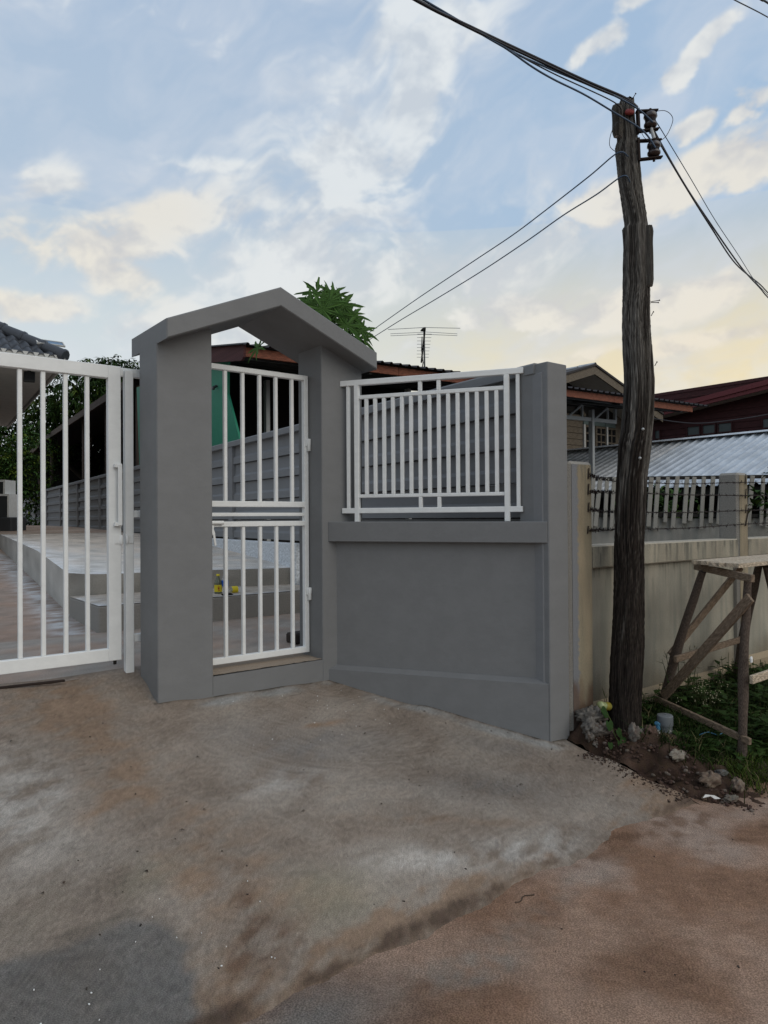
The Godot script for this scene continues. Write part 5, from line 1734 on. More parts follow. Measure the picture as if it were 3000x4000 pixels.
func make_plants() -> void:
	# papaya behind the arch
	var o := V(-0.66, -1.4, 7.6)
	var t := thing("papaya_tree", o, W, "papaya tree whose deeply lobed leaves show above the right slope of the archway", "tree")
	var b := Mb.new()
	b.tube([o, o + Vector3(0.02, 2.0, 0), o + Vector3(0.0, 3.45, 0)], [0.09, 0.075, 0.05], 12)
	put("trunk", b, M.bark, W, t)
	var kinds := [lobed_leaf(0.25, 7), lobed_leaf(0.21, 7), lobed_leaf(0.28, 8)]
	var src := []
	var hub := o + Vector3(0.06, 3.3, 0)
	var dirs := [[-0.5, 0.28, 0.3, 0], [-0.34, 0.42, -0.2, 1], [-0.12, 0.5, 0.25, 2], [0.04, 0.56, 0.0, 0], [0.14, 0.47, 0.3, 1], [0.26, 0.38, 0.2, 2], [0.3, 0.3, 0.4, 0], [0.38, 0.22, 0.3, 1], [0.46, 0.1, 0.25, 2], [0.52, -0.02, 0.2, 0], [0.2, 0.2, 0.45, 1], [0.1, 0.32, 0.5, 2], [0.36, 0.05, 0.5, 0], [-0.2, 0.3, 0.5, 1], [-1.1, -0.1, 0.1, 1], [0.5, 0.16, -0.1, 1], [0.3, 0.34, -0.3, 2], [-0.05, 0.46, -0.4, 0], [0.0, 0.2, 0.6, 2], [-0.4, 0.16, 0.4, 0], [0.55, -0.14, 0.0, 1], [0.2, 0.46, 0.05, 0], [-0.24, 0.46, 0.1, 2], [0.1, 0.2, 0.3, 0], [0.3, 0.12, 0.35, 1], [-0.1, 0.3, 0.35, 2], [0.42, 0.3, 0.0, 0], [0.0, 0.4, 0.35, 1], [0.24, 0.28, -0.1, 2], [0.58, 0.04, 0.3, 1], [-0.42, 0.34, 0.1, 0]]
	var pet := Mb.new()
	pet.col = Color(0.09, 0.12, 0.04)
	for q in dirs:
		var p := hub + Vector3(q[0] * 0.66, q[1] * 0.9, q[2] * 0.9)
		var out := Vector3(q[0], 0, q[2]).normalized()
		pet.tube([hub + out * 0.03, hub.lerp(p, 0.55) + Vector3(0, 0.05, 0), p], 0.0045, 5)
		var up := (Vector3.UP * 0.55 + out * 0.6 + Vector3(rng.randf_range(-0.25, 0.25), 0, 0.75)).normalized()
		var x := (out - up * out.dot(up)).normalized()
		var xf := Transform3D(Basis(x, up, x.cross(up)), p)
		var kd: int = q[3]
		if src.size() <= kd or src[kd] == null:
			while src.size() <= kd:
				src.append(null)
			var l := MeshInstance3D.new()
			l.name = numbered("leaf", t)
			t.add_child(l, true)
			l.mesh = kinds[kd].mesh(Vector3())
			l.mesh.surface_set_material(0, M.leaf)
			l.transform = t.global_transform.affine_inverse() * Transform3D(xf.basis, xf.origin + Vector3(0, EYE, 0))
			src[kd] = l
		else:
			copy_part(src[kd], "leaf", t, t.global_transform.affine_inverse() * Transform3D(xf.basis * Basis(Vector3.UP, rng.randf_range(-0.3, 0.3)), xf.origin + Vector3(0, EYE, 0)))
	put("leaf_stalks", pet, M.leaf, W, t).set_meta("kind", "stuff")
	# mango and shrubs behind the sliding gate
	tree("mango_tree", V(-13.0, -0.2, 31), V(-13.0, 3.6, 31), 0.28, 2.0, crown([[V(-12.6, 5.4, 31), Vector3(2.3, 1.7, 1.8)], [V(-14.6, 4.6, 32), Vector3(1.8, 1.7, 1.5)], [V(-11.4, 4.4, 31), Vector3(1.9, 1.9, 1.6)], [V(-13.3, 3.2, 32), Vector3(2.8, 1.3, 1.8)], [V(-11.6, 6.5, 31), Vector3(1.2, 0.7, 0.9)]], 190, 0.32, 0.09, 1.0, 0.8, 0.6), "dark mango tree with drooping leaves behind the sliding gate, beside the house eaves")
	tree("green_shrub_tree", V(-12.3, -0.2, 23.5), V(-12.3, 1.4, 23.5), 0.12, 0.9, crown([[V(-12.0, 2.3, 23.5), Vector3(1.3, 0.8, 0.9)], [V(-12.9, 1.6, 23), Vector3(1.4, 1.2, 0.9)], [V(-11.6, 1.2, 23.2), Vector3(1.1, 1.0, 0.8)], [V(-12.4, 0.5, 23), Vector3(1.8, 0.9, 0.8)]], 260, 0.17, 0.07, 0.3, 1.5, 0.9), "bright green bushy shrub behind the left bars of the sliding gate")
	tree("far_dark_tree", V(-18.5, -0.2, 38), V(-18.5, 3.0, 38), 0.3, 2.0, crown([[V(-19.5, 3.4, 38), Vector3(3.2, 2.6, 1.6)], [V(-16.2, 3.2, 38), Vector3(3.0, 2.2, 1.6)], [V(-21.0, 2.0, 38), Vector3(3.0, 2.2, 1.6)], [V(-18.0, 1.2, 38), Vector3(4.0, 1.6, 1.6)]], 85, 0.45, 0.17, 0.4, 0.7, 0.2), "far dark tree closing the gap between the house and the timber shed")
	# fan palm tips over the gate
	o = V(-16.2, -0.3, 42)
	t = thing("fan_palm", o, W, "fan palm whose spiky leaf tips just show above the sliding gate", "palm tree")
	b = Mb.new()
	b.tube([o, o + Vector3(0.3, 6.5, 0)], [0.2, 0.15], 9)
	put("trunk", b, M.bark, W, t)
	for q in [[-16.75, 8.3], [-15.1, 8.15], [-16.0, 7.4], [-14.6, 7.2]]:
		b = Mb.new()
		for i in 26:
			var an := PI * (0.06 + 0.88 * i / 25.0)
			b.col = green(0.9)
			b.leaf(V(q[0], q[1], 42), Vector3(cos(an), sin(an), rng.randf_range(-0.1, 0.1)), Vector3(0, 0, 1), rng.randf_range(0.85, 1.1), 0.07, 0.1, 0.02)
		b.bar(V(-15.9, 6.2, 42), V(q[0], q[1], 42), 0.04, 0.04)
		put("fan_leaf", b, M.leaf, W, t)
	# leafy shrubs between the two fences
	for q in [[V(5.05, 0.28, 9.0), Vector3(0.42, 0.42, 0.3), 190, "leafy shrub rising above the picket fence at the right edge"], [V(4.2, 0.12, 10.7), Vector3(0.75, 0.32, 0.3), 230, "dark leafy shrub seen through the gaps of the picket fence"]]:
		var ce: Vector3 = q[0]
		t = thing("leafy_shrub", Vector3(ce.x, -1.4, ce.z), W, q[3], "shrub")
		b = Mb.new()
		b.tube([Vector3(ce.x, -1.4, ce.z), Vector3(ce.x + 0.03, -0.4, ce.z), ce], [0.03, 0.02, 0.01], 7)
		put("stem", b, M.bark, W, t)
		put("foliage", crown([[ce, q[1]], [ce + Vector3(0.2, -0.5, 0), q[1]]], q[2], 0.15, 0.075, -0.1, 1.15, 0.3), M.leaf, W, t)
	make_verge_plants()

func make_verge_plants() -> void:
	var n1: FastNoiseLite = gn[1]
	var b := Mb.new()
	for i in 15000:
		var a := rng.randf_range(1.12, 3.6)
		var z := rng.randf_range(1.22, 2.42)
		var lim := 0.03 + smoothstep(1.12, 1.65, a + n1.get_noise_2d(a, z) * 0.5 + (z - 1.7) * 0.2)
		if z > 2.12:
			lim *= smoothstep(2.46 - (0.12 if a < 1.4 else 0.0), 2.16, z)
		if z < 1.7 and a < 1.4:
			lim *= 0.3
		if absf(a - 1.46) < 0.1 and absf(z - 1.6) < 0.11:
			lim *= 0.15
		if rng.randf() > lim:
			continue
		var p := Vector3(a, verge_h(a, z) - 0.01, z)
		var hgt := rng.randf_range(0.04, 0.12) * (1.5 if z < 1.8 else 1.0)
		var d := Vector3(rng.randfn() * 0.5, 1.0, rng.randfn() * 0.5).normalized()
		var s := Vector3(rng.randfn(), 0, rng.randfn()).normalized() * 0.0028
		var m := p + d * hgt * 0.6
		var e := p + d * hgt + Vector3(d.x, -0.25, d.z) * hgt * 0.5
		b.col = green((0.75 if z > 1.95 else 0.42) + 0.4 * n1.get_noise_2d(a * 3, z * 3), 0.6 if z > 1.95 else 0.2)
		if rng.randf() < 0.08:
			b.col = Color(0.13, 0.11, 0.055)
		b.face(PackedVector3Array([p - s, p + s, m + s * 0.8, m - s * 0.8]), Vector3(0, 0.3, 1))
		b.tri2(m - s * 0.8, m + s * 0.8, e, Vector3(0, 0.3, 1))
	var g := put("grass", b, M.leaf, FG)
	tag(g, "low grass growing over the verge right of the bare soil", "grass", "", "stuff")
	b = Mb.new()
	for i in 1500:
		var a := rng.randf_range(1.3, 3.6)
		var z := rng.randf_range(1.22, 2.05)
		if rng.randf() > smoothstep(1.28, 1.9, a + n1.get_noise_2d(a * 1.5, z * 1.5) * 0.7 + (0.25 if z < 1.5 else 0.0)):
			continue
		var hh := rng.randf_range(0.03, 0.13) + maxf(0.0, n1.get_noise_2d(a * 2 + 9, z * 2)) * 0.3
		if a < 1.9 and z > 1.3:
			hh *= 0.35
		var p := Vector3(a, verge_h(a, z), z)
		var tip := p + Vector3(rng.randfn() * 0.03, hh, rng.randfn() * 0.03)
		b.col = Color(0.05, 0.06, 0.025)
		b.tube([p, tip], [0.0022, 0.0014], 4, false)
		var k := rng.randi_range(2, 5)
		for j in k:
			var an := rng.randf() * TAU
			b.col = green(0.75, 0.1)
			var sz := 0.03 + 0.075 * pow(rng.randf(), 1.5)
			b.leaf(p.lerp(tip, 0.4 + 0.6 * j / k), Vector3(cos(an), rng.randf_range(-0.2, 0.5), sin(an)), Vector3.UP, sz, sz * rng.randf_range(0.4, 0.75), 0.15, 0.2)
	tag(put("weeds", b, M.leaf, FG), "tangled broad leaved weeds around the trestle legs", "weeds", "", "stuff")
	# single plants that stand out
	var heart := func(q: Vector3, sz: float, dir: Vector3) -> Mb:
		var m := Mb.new()
		var x := dir.normalized()
		var up := (Vector3(0, 0.6, 1.0) - x * x.dot(Vector3(0, 0.6, 1.0))).normalized()
		var y := up.cross(x)
		var ring := []
		for i in 25:
			var an := -PI + TAU * i / 24.0
			var r: float = sz * (0.55 + 0.28 * cos(an) + 0.22 * absf(sin(an)) * (1.0 - cos(an)) * 0.8 + 0.17 * pow(maxf(0.0, cos(an)), 8.0))
			if absf(an) > 2.75:
				r *= 0.6
			ring.append(q + x * cos(an) * r + y * sin(an) * r + up * (absf(sin(an)) * r * 0.2))
		for i in 24:
			m.col = Color(0.026, 0.055, 0.016) * rng.randf_range(0.85, 1.1)
			m.tri2(q, ring[i], ring[i + 1], up)
		return m
	var t := thing("heart_leaf_vine", Vector3(1.1, -1.3, 1.5), FG, "small vine with heart shaped leaves creeping over the rubble beside the pole", "vine")
	var st := Mb.new()
	st.col = Color(0.07, 0.09, 0.03)
	st.tube(smooth([Vector3(1.16, -1.2, 1.33), Vector3(1.12, -1.24, 1.42), Vector3(1.08, -1.3, 1.47), Vector3(1.06, -1.35, 1.52)], 5), 0.003, 5)
	st.tube([Vector3(1.24, -1.36, 1.56), Vector3(1.235, -1.31, 1.555)], 0.0025, 5)
	put("stem", st, M.leaf, FG, t)
	for q in [[1.1, -1.19, 1.38, 0.04, 0.4, -0.7], [1.14, -1.225, 1.36, 0.038, 0.9, -0.3], [1.06, -1.25, 1.45, 0.045, -0.2, -1.0], [1.08, -1.29, 1.5, 0.04, 0.3, -0.9], [1.1, -1.33, 1.52, 0.034, -0.6, -0.6], [1.055, -1.345, 1.53, 0.045, 0.1, -1.0], [1.235, -1.305, 1.56, 0.05, 0.5, -0.6], [1.0, -1.35, 1.5, 0.03, -0.3, -0.8]]:
		put("leaf", heart.call(Vector3(q[0], q[1], q[2]), q[3], Vector3(q[4], q[5], 0.3)), M.leaf, FG, t)
	var sayings := ["wispy flowering weed with tiny seed heads in front of the trestle's left leg", "thin weed with small leaves against the wall beside the trestle's right leg", "sparse dry grass tuft at the foot of the beige wall post"]
	var spots := [[1.93, 1.36, 0.42, 0], [2.22, 1.3, 0.42, 0], [1.3, 1.26, 0.22, 1]]
	for i in 3:
		var q: Array = spots[i]
		var p := Vector3(q[0], verge_h(q[0], q[1]), q[1])
		t = thing("tall_weed", p, FG, sayings[i], "weed")
		b = Mb.new()
		var lf := Mb.new()
		for k in (5 if q[3] == 0 else 6):
			var e := p + Vector3(rng.randfn() * 0.09, q[2] * rng.randf_range(0.6, 1.0), rng.randfn() * 0.04)
			var pts := smooth([p, p.lerp(e, 0.5) + Vector3(rng.randfn() * 0.015, 0, 0), e], 4)
			b.col = Color(0.05, 0.06, 0.03)
			b.tube(pts, [0.003, 0.003, 0.003, 0.0028, 0.0026, 0.0024, 0.002, 0.0016, 0.001], 4)
			for j in (9 if q[3] == 0 else 1):
				var f := rng.randf_range(0.15, 1.0)
				var at: Vector3 = pts[int(f * (pts.size() - 1))]
				var d := Vector3(rng.randfn(), rng.randf_range(-0.1, 0.8), rng.randfn())
				lf.col = green(0.9, 0.2)
				if q[3] == 0 and f > 0.7:
					b.tube([at, at + d.normalized() * 0.04], 0.0012, 4)
					lf.col = Color(0.11, 0.1, 0.05)
					lf.leaf(at + d.normalized() * 0.04, d, Vector3.UP, 0.014, 0.009)
				else:
					lf.leaf(at, d, Vector3.UP, 0.05 if q[3] == 0 else 0.12, 0.022 if q[3] == 0 else 0.006)
		put("stems", b, M.leaf, FG, t)
		put("leaves", lf, M.leaf, FG, t)
	b = Mb.new()
	var fl := Mb.new()
	t = thing("flowering_weed", Vector3(2.15, -1.37, 1.5), FG, "weed covered in tiny whitish flower heads, right of the trestle's left leg", "weed")
	for i in 26:
		var p := Vector3(2.05 + rng.randfn() * 0.04, -1.37, 1.52 + rng.randfn() * 0.03)
		var e := p + Vector3(rng.randfn() * 0.1, rng.randf_range(0.1, 0.24), rng.randfn() * 0.06)
		b.col = Color(0.06, 0.07, 0.03)
		b.tube([p, p.lerp(e, 0.5), e], 0.0014, 4)
		for j in 4:
			fl.col = Color(0.36, 0.33, 0.22)
			fl.box(e + Vector3(rng.randfn(), rng.randfn(), rng.randfn()) * 0.014, Vector3.ONE * 0.006, 0.0018)
	put("stems", b, M.leaf, FG, t)
	put("flower_heads", fl, M.leaf, FG, t)

# ---------------------------------------------------------------- small things
func rock(ce: Vector3, size: Vector3, sd: int, c1: Color, c2: Color, rough := 0.35) -> Mb:
	var b := Mb.new()
	var f := noise(1.0, 4, sd)
	b.grid(axis([[0.0, TAU, TAU / 26.0]]), axis([[-PI / 2, PI / 2, PI / 16.0]]), func(an: float, el: float) -> Vector3:
			var d := Vector3(cos(an) * cos(el), sin(el), sin(an) * cos(el))
			var r := 1.0 + f.get_noise_3dv(d * 1.3) * rough * 2.0 + f.get_noise_3dv(d * 4.0) * rough * 0.7
			r = minf(r, 0.95 / maxf(0.3, absf(d.dot(Vector3(0.5, 0.7, 0.5).rotated(Vector3.UP, sd)))))
			return ce + d * r * size * 0.5,
		func(_a: float, _e: float, p: Vector3) -> Color: return mixc(c1, c2, 0.5 + f.get_noise_3dv(p * 30.0) * 1.6) * (1.0 + f.get_noise_3dv(p * 90.0) * 0.4), Vector3(0, 0, 1))
	return b

func make_small() -> void:
	var soil := Color(0.1, 0.06, 0.045)
	var lst := [
		["rock", [1.15, 1.56], Vector3(0.075, 0.11, 0.06), Color(0.3, 0.28, 0.25), "upright pale grey rock in front of the wooden pole's foot"],
		["rock", [1.29, 1.58], Vector3(0.09, 0.075, 0.07), Color(0.2, 0.13, 0.1), "pinkish brown rock left of the grey pipe's base"],
		["rock", [1.235, 1.55], Vector3(0.05, 0.05, 0.04), Color(0.26, 0.25, 0.22), "small grey stone between the upright rock and the pipes"],
		["rock", [1.37, 1.58], Vector3(0.035, 0.045, 0.03), Color(0.5, 0.49, 0.46), "white stone touching the blue pipe"],
		["rock", [1.17, 1.83], Vector3(0.12, 0.05, 0.07), Color(0.42, 0.38, 0.31), "crumbly whitish lump of mortar halfway along the bare soil"],
		["rock", [1.14, 2.03], Vector3(0.13, 0.075, 0.09), Color(0.3, 0.23, 0.17), "largest tan rock near the front of the soil strip"],
		["rock", [1.225, 2.14], Vector3(0.075, 0.08, 0.06), Color(0.34, 0.27, 0.21), "round pinkish tan rock lying in the grass near the right edge"],
		["rock", [1.31, 2.01], Vector3(0.085, 0.035, 0.06), Color(0.17, 0.175, 0.165), "flat grey stone behind the round tan rock"],
		["rock", [1.0, 2.08], Vector3(0.04, 0.035, 0.03), Color(0.26, 0.19, 0.13), "small tan stone next to the torn white scrap"],
		["rock", [1.09, 2.17], Vector3(0.1, 0.03, 0.06), Color(0.24, 0.22, 0.18), "low flat stone at the road edge below the round rock"]]
	for i in lst.size():
		var q: Array = lst[i]
		var a: float = q[1][0]
		var z: float = q[1][1]
		var sz: Vector3 = q[2]
		tag(put("rock", rock(Vector3(a, verge_h(a, z) + sz.y * 0.36, z), sz, 70 + i, q[3] * 0.8, (q[3] * 0.8).lerp(soil, 0.75), 0.34), M.stone, FG), q[4], "rock", "rocks along the bare soil")
	# heap of old mortar at the wall post
	var t := thing("mortar_rubble", Vector3(1.06, -1.33, 1.33), FG, "heap of broken grey mortar at the foot of the corner pillar", "rubble")
	var lumps := [[1.06, -1.235, 1.3, 0.15, 0.1, 0.12], [1.13, -1.24, 1.3, 0.12, 0.09, 0.1], [1.0, -1.28, 1.36, 0.09, 0.09, 0.08], [1.05, -1.3, 1.4, 0.11, 0.08, 0.09], [0.975, -1.33, 1.38, 0.06, 0.06, 0.05], [0.985, -1.37, 1.41, 0.045, 0.04, 0.04], [1.1, -1.31, 1.41, 0.08, 0.06, 0.06], [1.17, -1.26, 1.33, 0.07, 0.06, 0.06]]
	for i in lumps.size():
		var q: Array = lumps[i]
		put("lump", rock(Vector3(q[0], q[1], q[2]), Vector3(q[3], q[4], q[5]), 90 + i, Color(0.2, 0.185, 0.165), Color(0.11, 0.08, 0.062) if i > 2 else Color(0.14, 0.125, 0.11), 0.42), M.stone, FG, t)
	# loose crumbs of soil and gravel
	var b := Mb.new()
	for i in 1500:
		var z := rng.randf_range(1.36, 2.3)
		var a := 0.94 + absf(rng.randfn()) * (0.16 + 0.12 * (z - 1.3))
		if gn[1].get_noise_2d(a * 3.0, z * 3.0) < rng.randf_range(-0.35, 0.25):
			continue
		var s := 0.003 + 0.02 * pow(rng.randf(), 3.0)
		var p := Vector3(a, verge_h(a, z) + s * 0.6, z)
		b.col = Color(0.085, 0.05, 0.038) if rng.randf() < 0.86 else Color(0.17, 0.135, 0.11)
		b.col = b.col * rng.randf_range(0.6, 1.2)
		b.box(p, Vector3(s, s * 0.7, s * 0.9), s * 0.22, Basis(Vector3(0.3, 1, 0.2).normalized(), rng.randf() * TAU))
	for i in 420:
		var z := rng.randf_range(1.4, 2.05)
		var a := 0.925 - absf(rng.randfn()) * 0.05
		var s := 0.003 + 0.011 * pow(rng.randf(), 3.0)
		b.col = Color(0.075, 0.048, 0.036) * rng.randf_range(0.6, 1.5)
		b.box(Vector3(a, apron_h(a, z) + s * 0.3, z), Vector3(s, s * 0.7, s * 0.9), s * 0.22, Basis(Vector3(0.3, 1, 0.2).normalized(), rng.randf() * TAU))
	tag(put("gravel", b, M.stone, FG), "crumbs of soil and gravel along the bare strip", "gravel", "", "stuff")
	b = Mb.new()
	for i in 260:
		var a := rng.randf_range(-2.5, 1.6)
		var z := rng.randf_range(-0.2, 3.2)
		var s := rng.randf_range(0.0015, 0.0055)
		if z > 1.95 and z < 2.2:
			continue
		var h := apron_h(a, z) if z < 2.0 and a < 0.9 else -1.5
		if a > 0.88 and z < 2.3:
			continue
		if Vector2(a - 0.2, z - 0.3).length() < 0.05 or (a > -1.2 and z < 0.05) or (a > 0.0 and z < a * 1.56 + 0.08):
			continue
		b.col = Color(0.045, 0.035, 0.028) * rng.randf_range(0.7, 1.5)
		b.box(Vector3(a, h + s * 0.3, z), Vector3(s * rng.randf_range(1.0, 2.6), s * 0.8, s), s * 0.2, Basis(Vector3.UP, rng.randf() * TAU))
	for q in [[-1.35, 1.05], [-1.98, 1.28], [-2.05, 1.3], [-1.7, 1.35], [0.2, 1.5], [-1.2, 0.62], [-1.95, 0.2], [-0.45, 0.42], [-0.2, 0.7], [-0.95, 1.25], [-1.5, 1.15], [-0.6, 1.35]]:
		var p := Vector3(q[0], apron_h(q[0], q[1]) + 0.004, q[1])
		var an := rng.randf() * TAU
		b.col = Color(0.06, 0.042, 0.03) * rng.randf_range(0.7, 1.3)
		b.leaf(p, Vector3(cos(an), 0.1, sin(an)), Vector3.UP, rng.randf_range(0.014, 0.03), 0.011, 0.3, 0.3)
	tag(put("crumbs", b, M.stone, FG), "scattered dark crumbs and bits of dry leaf on the concrete and road", "crumbs", "", "stuff")
	b = Mb.new()
	for i in 48:
		var a := rng.randf_range(-0.9, 0.55)
		var z := rng.randf_range(0.08, 0.75)
		if i >= 26:
			a = rng.randfn() * 0.3 - 1.9
			z = rng.randfn() * 0.14 + 1.72
		if z < a * 1.56 + 0.1 or z > 2.0:
			continue
		var s := rng.randf_range(0.0018, 0.0042)
		b.col = Color(1, 1, 1)
		b.box(Vector3(a, apron_h(a, z) + 0.002, z), Vector3(s * 1.5, 0.004, s), 0.001, Basis(Vector3.UP, rng.randf() * TAU))
	tag(put("paint_flecks", b, M.fleck, FG), "white paint flecks dropped on the concrete apron", "paint flecks", "", "stuff")
	# pipes
	t = thing("grey_drain_pipe", Vector3(1.51, -1.44, 1.55), FG, "capped grey plastic drain pipe standing out of the soil beside the pole", "pipe")
	b = Mb.new()
	b.lathe(Vector3(1.51, -1.46, 1.55), [Vector2(0.043, 0), Vector2(0.043, 0.16)], 22)
	put("pipe", b, M.grey_pvc, FG, t)
	b = Mb.new()
	b.lathe(Vector3(1.51, -1.32, 1.55), [Vector2(0.043, 0), Vector2(0.049, 0.002), Vector2(0.049, 0.058), Vector2(0.045, 0.066), Vector2(0.012, 0.068), Vector2(0, 0.069)], 22)
	b.box(Vector3(1.512, -1.249, 1.552), Vector3(0.012, 0.008, 0.01), 0.002)
	put("cap", b, M.grey_pvc, FG, t)
	put("mortar_splash", rock(Vector3(1.495, -1.39, 1.592), Vector3(0.06, 0.09, 0.03), 99, Color(0.4, 0.39, 0.36), Color(0.2, 0.19, 0.17), 0.5), M.stone, FG, t)
	t = thing("blue_water_pipe", Vector3(1.42, -1.42, 1.55), FG, "thin blue plastic water pipe with a socket, left of the grey pipe", "pipe")
	b = Mb.new()
	b.tube([Vector3(1.425, -1.44, 1.56), Vector3(1.42, -1.32, 1.555)], 0.0105, 12)
	put("pipe", b, M.blue_pvc, FG, t)
	b = Mb.new()
	b.tube([Vector3(1.4205, -1.335, 1.555), Vector3(1.42, -1.29, 1.555)], 0.0145, 12)
	b.tube([Vector3(1.42, -1.292, 1.555), Vector3(1.4, -1.285, 1.555)], 0.011, 10)
	put("socket", b, M.blue_pvc, FG, t)
	# drink bottle on the rubble
	t = thing("crushed_bottle", Vector3(1.17, -1.2, 1.31), FG, "crushed yellow labelled plastic bottle lying on the mortar heap", "bottle")
	var bs := Basis(Vector3(0.2, 0.97, 0.1).normalized(), Vector3(0.95, -0.22, 0.2).normalized(), Vector3(0, 0, -1)).orthonormalized()
	b = Mb.new()
	b.lathe(Vector3(1.13, -1.175, 1.33), [Vector2(0.0, 0), Vector2(0.023, 0.003), Vector2(0.026, 0.02), Vector2(0.021, 0.04), Vector2(0.025, 0.055), Vector2(0.024, 0.085), Vector2(0.012, 0.105), Vector2(0.01, 0.115)], 14, bs)
	put("body", b, mat(0.3, 0.34, 0.16, 0.25, {"coat": 0.5}), FG, t)
	b = Mb.new()
	b.lathe(Vector3(1.13, -1.175, 1.33) + bs * Vector3(0, 0.05, 0), [Vector2(0.0252, 0), Vector2(0.0262, 0.01), Vector2(0.0256, 0.036)], 14, bs)
	put("label_band", b, mat(0.24, 0.2, 0.03, 0.5), FG, t)
	b = Mb.new()
	b.lathe(Vector3(1.13, -1.175, 1.33) + bs * Vector3(0, 0.112, 0), [Vector2(0.013, 0), Vector2(0.013, 0.016), Vector2(0, 0.017)], 12, bs)
	put("cap", b, M.dark, FG, t)
	# torn white scrap, blue string, twigs
	b = Mb.new()
	b.prism(pg([[0, 0], [0.04, 0.008], [0.06, -0.008], [0.085, -0.007], [0.055, 0.01], [0.015, 0.016]]), 0.0, 0.006, Basis(Vector3(0.75, 0.05, 0.65).normalized(), Vector3(0.1, 0.95, -0.2).normalized(), Vector3(0.6, 0.2, 0.75).normalized()), Vector3(0.955, -1.475, 2.09))
	tag(put("white_scrap", b, M.fleck, FG), "torn white plastic scrap at the end of the soil strip", "litter")
	b = Mb.new()
	b.tube(smooth([Vector3(1.6, -1.36, 1.72), Vector3(1.66, -1.345, 1.75), Vector3(1.7, -1.36, 1.79), Vector3(1.76, -1.35, 1.8)], 5), 0.003, 5)
	tag(put("blue_string", b, M.blue_pvc, FG), "short piece of bright blue string lying in the weeds", "string")
	b = Mb.new()
	b.bar(Vector3(-2.25, -0.919, -0.405), Vector3(-1.59, -0.918, -0.318), 0.014, 0.014, 0.003)
	tag(put("iron_rod", b, M.rust, FG), "thin rusty rod lying on the concrete under the sliding gate", "rod")
	b = Mb.new()
	var tw := []
	for i in 7:
		tw.append(Vector3(-0.55 + i * 0.017, -1.492, 2.14 + 0.01 * sin(i * 1.3)))
	b.tube(tw, 0.002, 5)
	tag(put("twig", b, M.crumb, FG), "thin brown twig on the red road near the concrete edge", "twig")
	# scraps on the step
	var z0 := -1.9
	t = thing("glass_bottle", Vector3(0.074, -0.668, z0), FG, "glass bottle with a yellow label and cap standing on the terrace step", "bottle")
	b = Mb.new()
	b.lathe(Vector3(0.074, -0.669, z0), [Vector2(0, 0), Vector2(0.031, 0.002), Vector2(0.033, 0.01), Vector2(0.033, 0.095), Vector2(0.028, 0.115), Vector2(0.014, 0.145), Vector2(0.013, 0.165)], 18)
	put("body", b, mat(0.1, 0.11, 0.07, 0.1, {"coat": 0.6}), FG, t)
	b = Mb.new()
	b.lathe(Vector3(0.074, -0.648, z0), [Vector2(0.0335, 0), Vector2(0.0337, 0.003), Vector2(0.0337, 0.06), Vector2(0.0335, 0.062)], 18)
	var lb := put("label_band", b, M.yellow, FG, t)
	b = Mb.new()
	for q in [[-0.008, 0.045, 0.018, 0.004], [-0.01, 0.03, 0.012, 0.016], [-0.006, 0.012, 0.016, 0.005]]:
		b.box(Vector3(0.074 + q[0], -0.648 + q[1], z0 + 0.0325), Vector3(q[2], q[3], 0.004))
	put("print", b, M.red_print, FG, lb)
	b = Mb.new()
	b.lathe(Vector3(0.074, -0.508, z0), [Vector2(0.0155, 0), Vector2(0.0155, 0.016), Vector2(0, 0.017)], 12)
	put("cap", b, M.yellow, FG, t)
	t = thing("water_bottle", Vector3(0.13, -0.668, z0 + 0.02), FG, "clear water bottle with a blue label beside the glass bottle", "bottle")
	b = Mb.new()
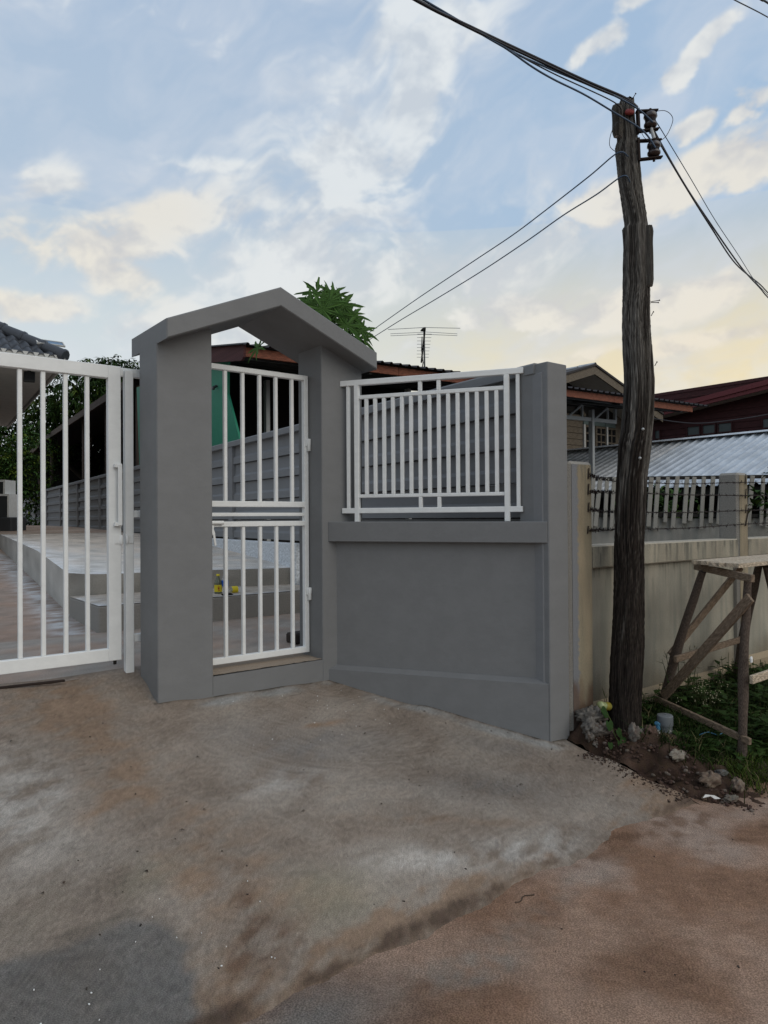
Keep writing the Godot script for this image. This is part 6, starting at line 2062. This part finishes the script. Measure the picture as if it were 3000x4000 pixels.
	b.lathe(Vector3(0.13, -0.669, z0 + 0.02), [Vector2(0, 0), Vector2(0.028, 0.002), Vector2(0.03, 0.02), Vector2(0.028, 0.04), Vector2(0.03, 0.06), Vector2(0.03, 0.125), Vector2(0.022, 0.15), Vector2(0.012, 0.17), Vector2(0.012, 0.182), Vector2(0, 0.183)], 16)
	put("body", b, M.bottle_clear, FG, t)
	b = Mb.new()
	b.lathe(Vector3(0.13, -0.602, z0 + 0.02), [Vector2(0.0305, 0), Vector2(0.031, 0.003), Vector2(0.031, 0.05), Vector2(0.0305, 0.053)], 16)
	put("label_band", b, M.blue_label, FG, t)
	t = thing("fallen_bottle", Vector3(0.23, -0.668, z0 + 0.03), FG, "yellow labelled bottle lying on its side on the terrace step", "bottle")
	var side := Basis(Vector3(0, 1, 0), Vector3(1, 0, 0), Vector3(0, 0, -1))
	b = Mb.new()
	b.lathe(Vector3(0.17, -0.638, z0 + 0.03), [Vector2(0, 0), Vector2(0.029, 0.002), Vector2(0.031, 0.02), Vector2(0.031, 0.1), Vector2(0.018, 0.13), Vector2(0.012, 0.16)], 16, side)
	put("body", b, M.bottle_clear, FG, t)
	b = Mb.new()
	b.lathe(Vector3(0.185, -0.638, z0 + 0.03), [Vector2(0.0312, 0), Vector2(0.032, 0.003), Vector2(0.032, 0.055), Vector2(0.0312, 0.058)], 16, side)
	put("label_band", b, M.yellow, FG, t)
	b = Mb.new()
	b.tube([Vector3(0.02, -0.655, -1.72), Vector3(0.05, -0.662, -1.71), Vector3(0.1, -0.66, -1.71), Vector3(0.13, -0.663, -1.72)], [0.004, 0.014, 0.016, 0.005], 7)
	tag(put("dark_rag", b, M.dark, FG), "small dark crumpled rag at the edge of the terrace step", "rag")
	b = Mb.new()
	b.box(Vector3(0.14, -0.883, -0.56), Vector3(0.24, 0.075, 0.12), 0.012, Basis(Vector3.UP, 0.12))
	for k in b.c.size():
		b.c[k] = Color(0.075, 0.062, 0.052)
	tag(put("concrete_block", b, M.stone, FG), "dark dusty block lying on the yard floor behind the pedestrian gate", "block")
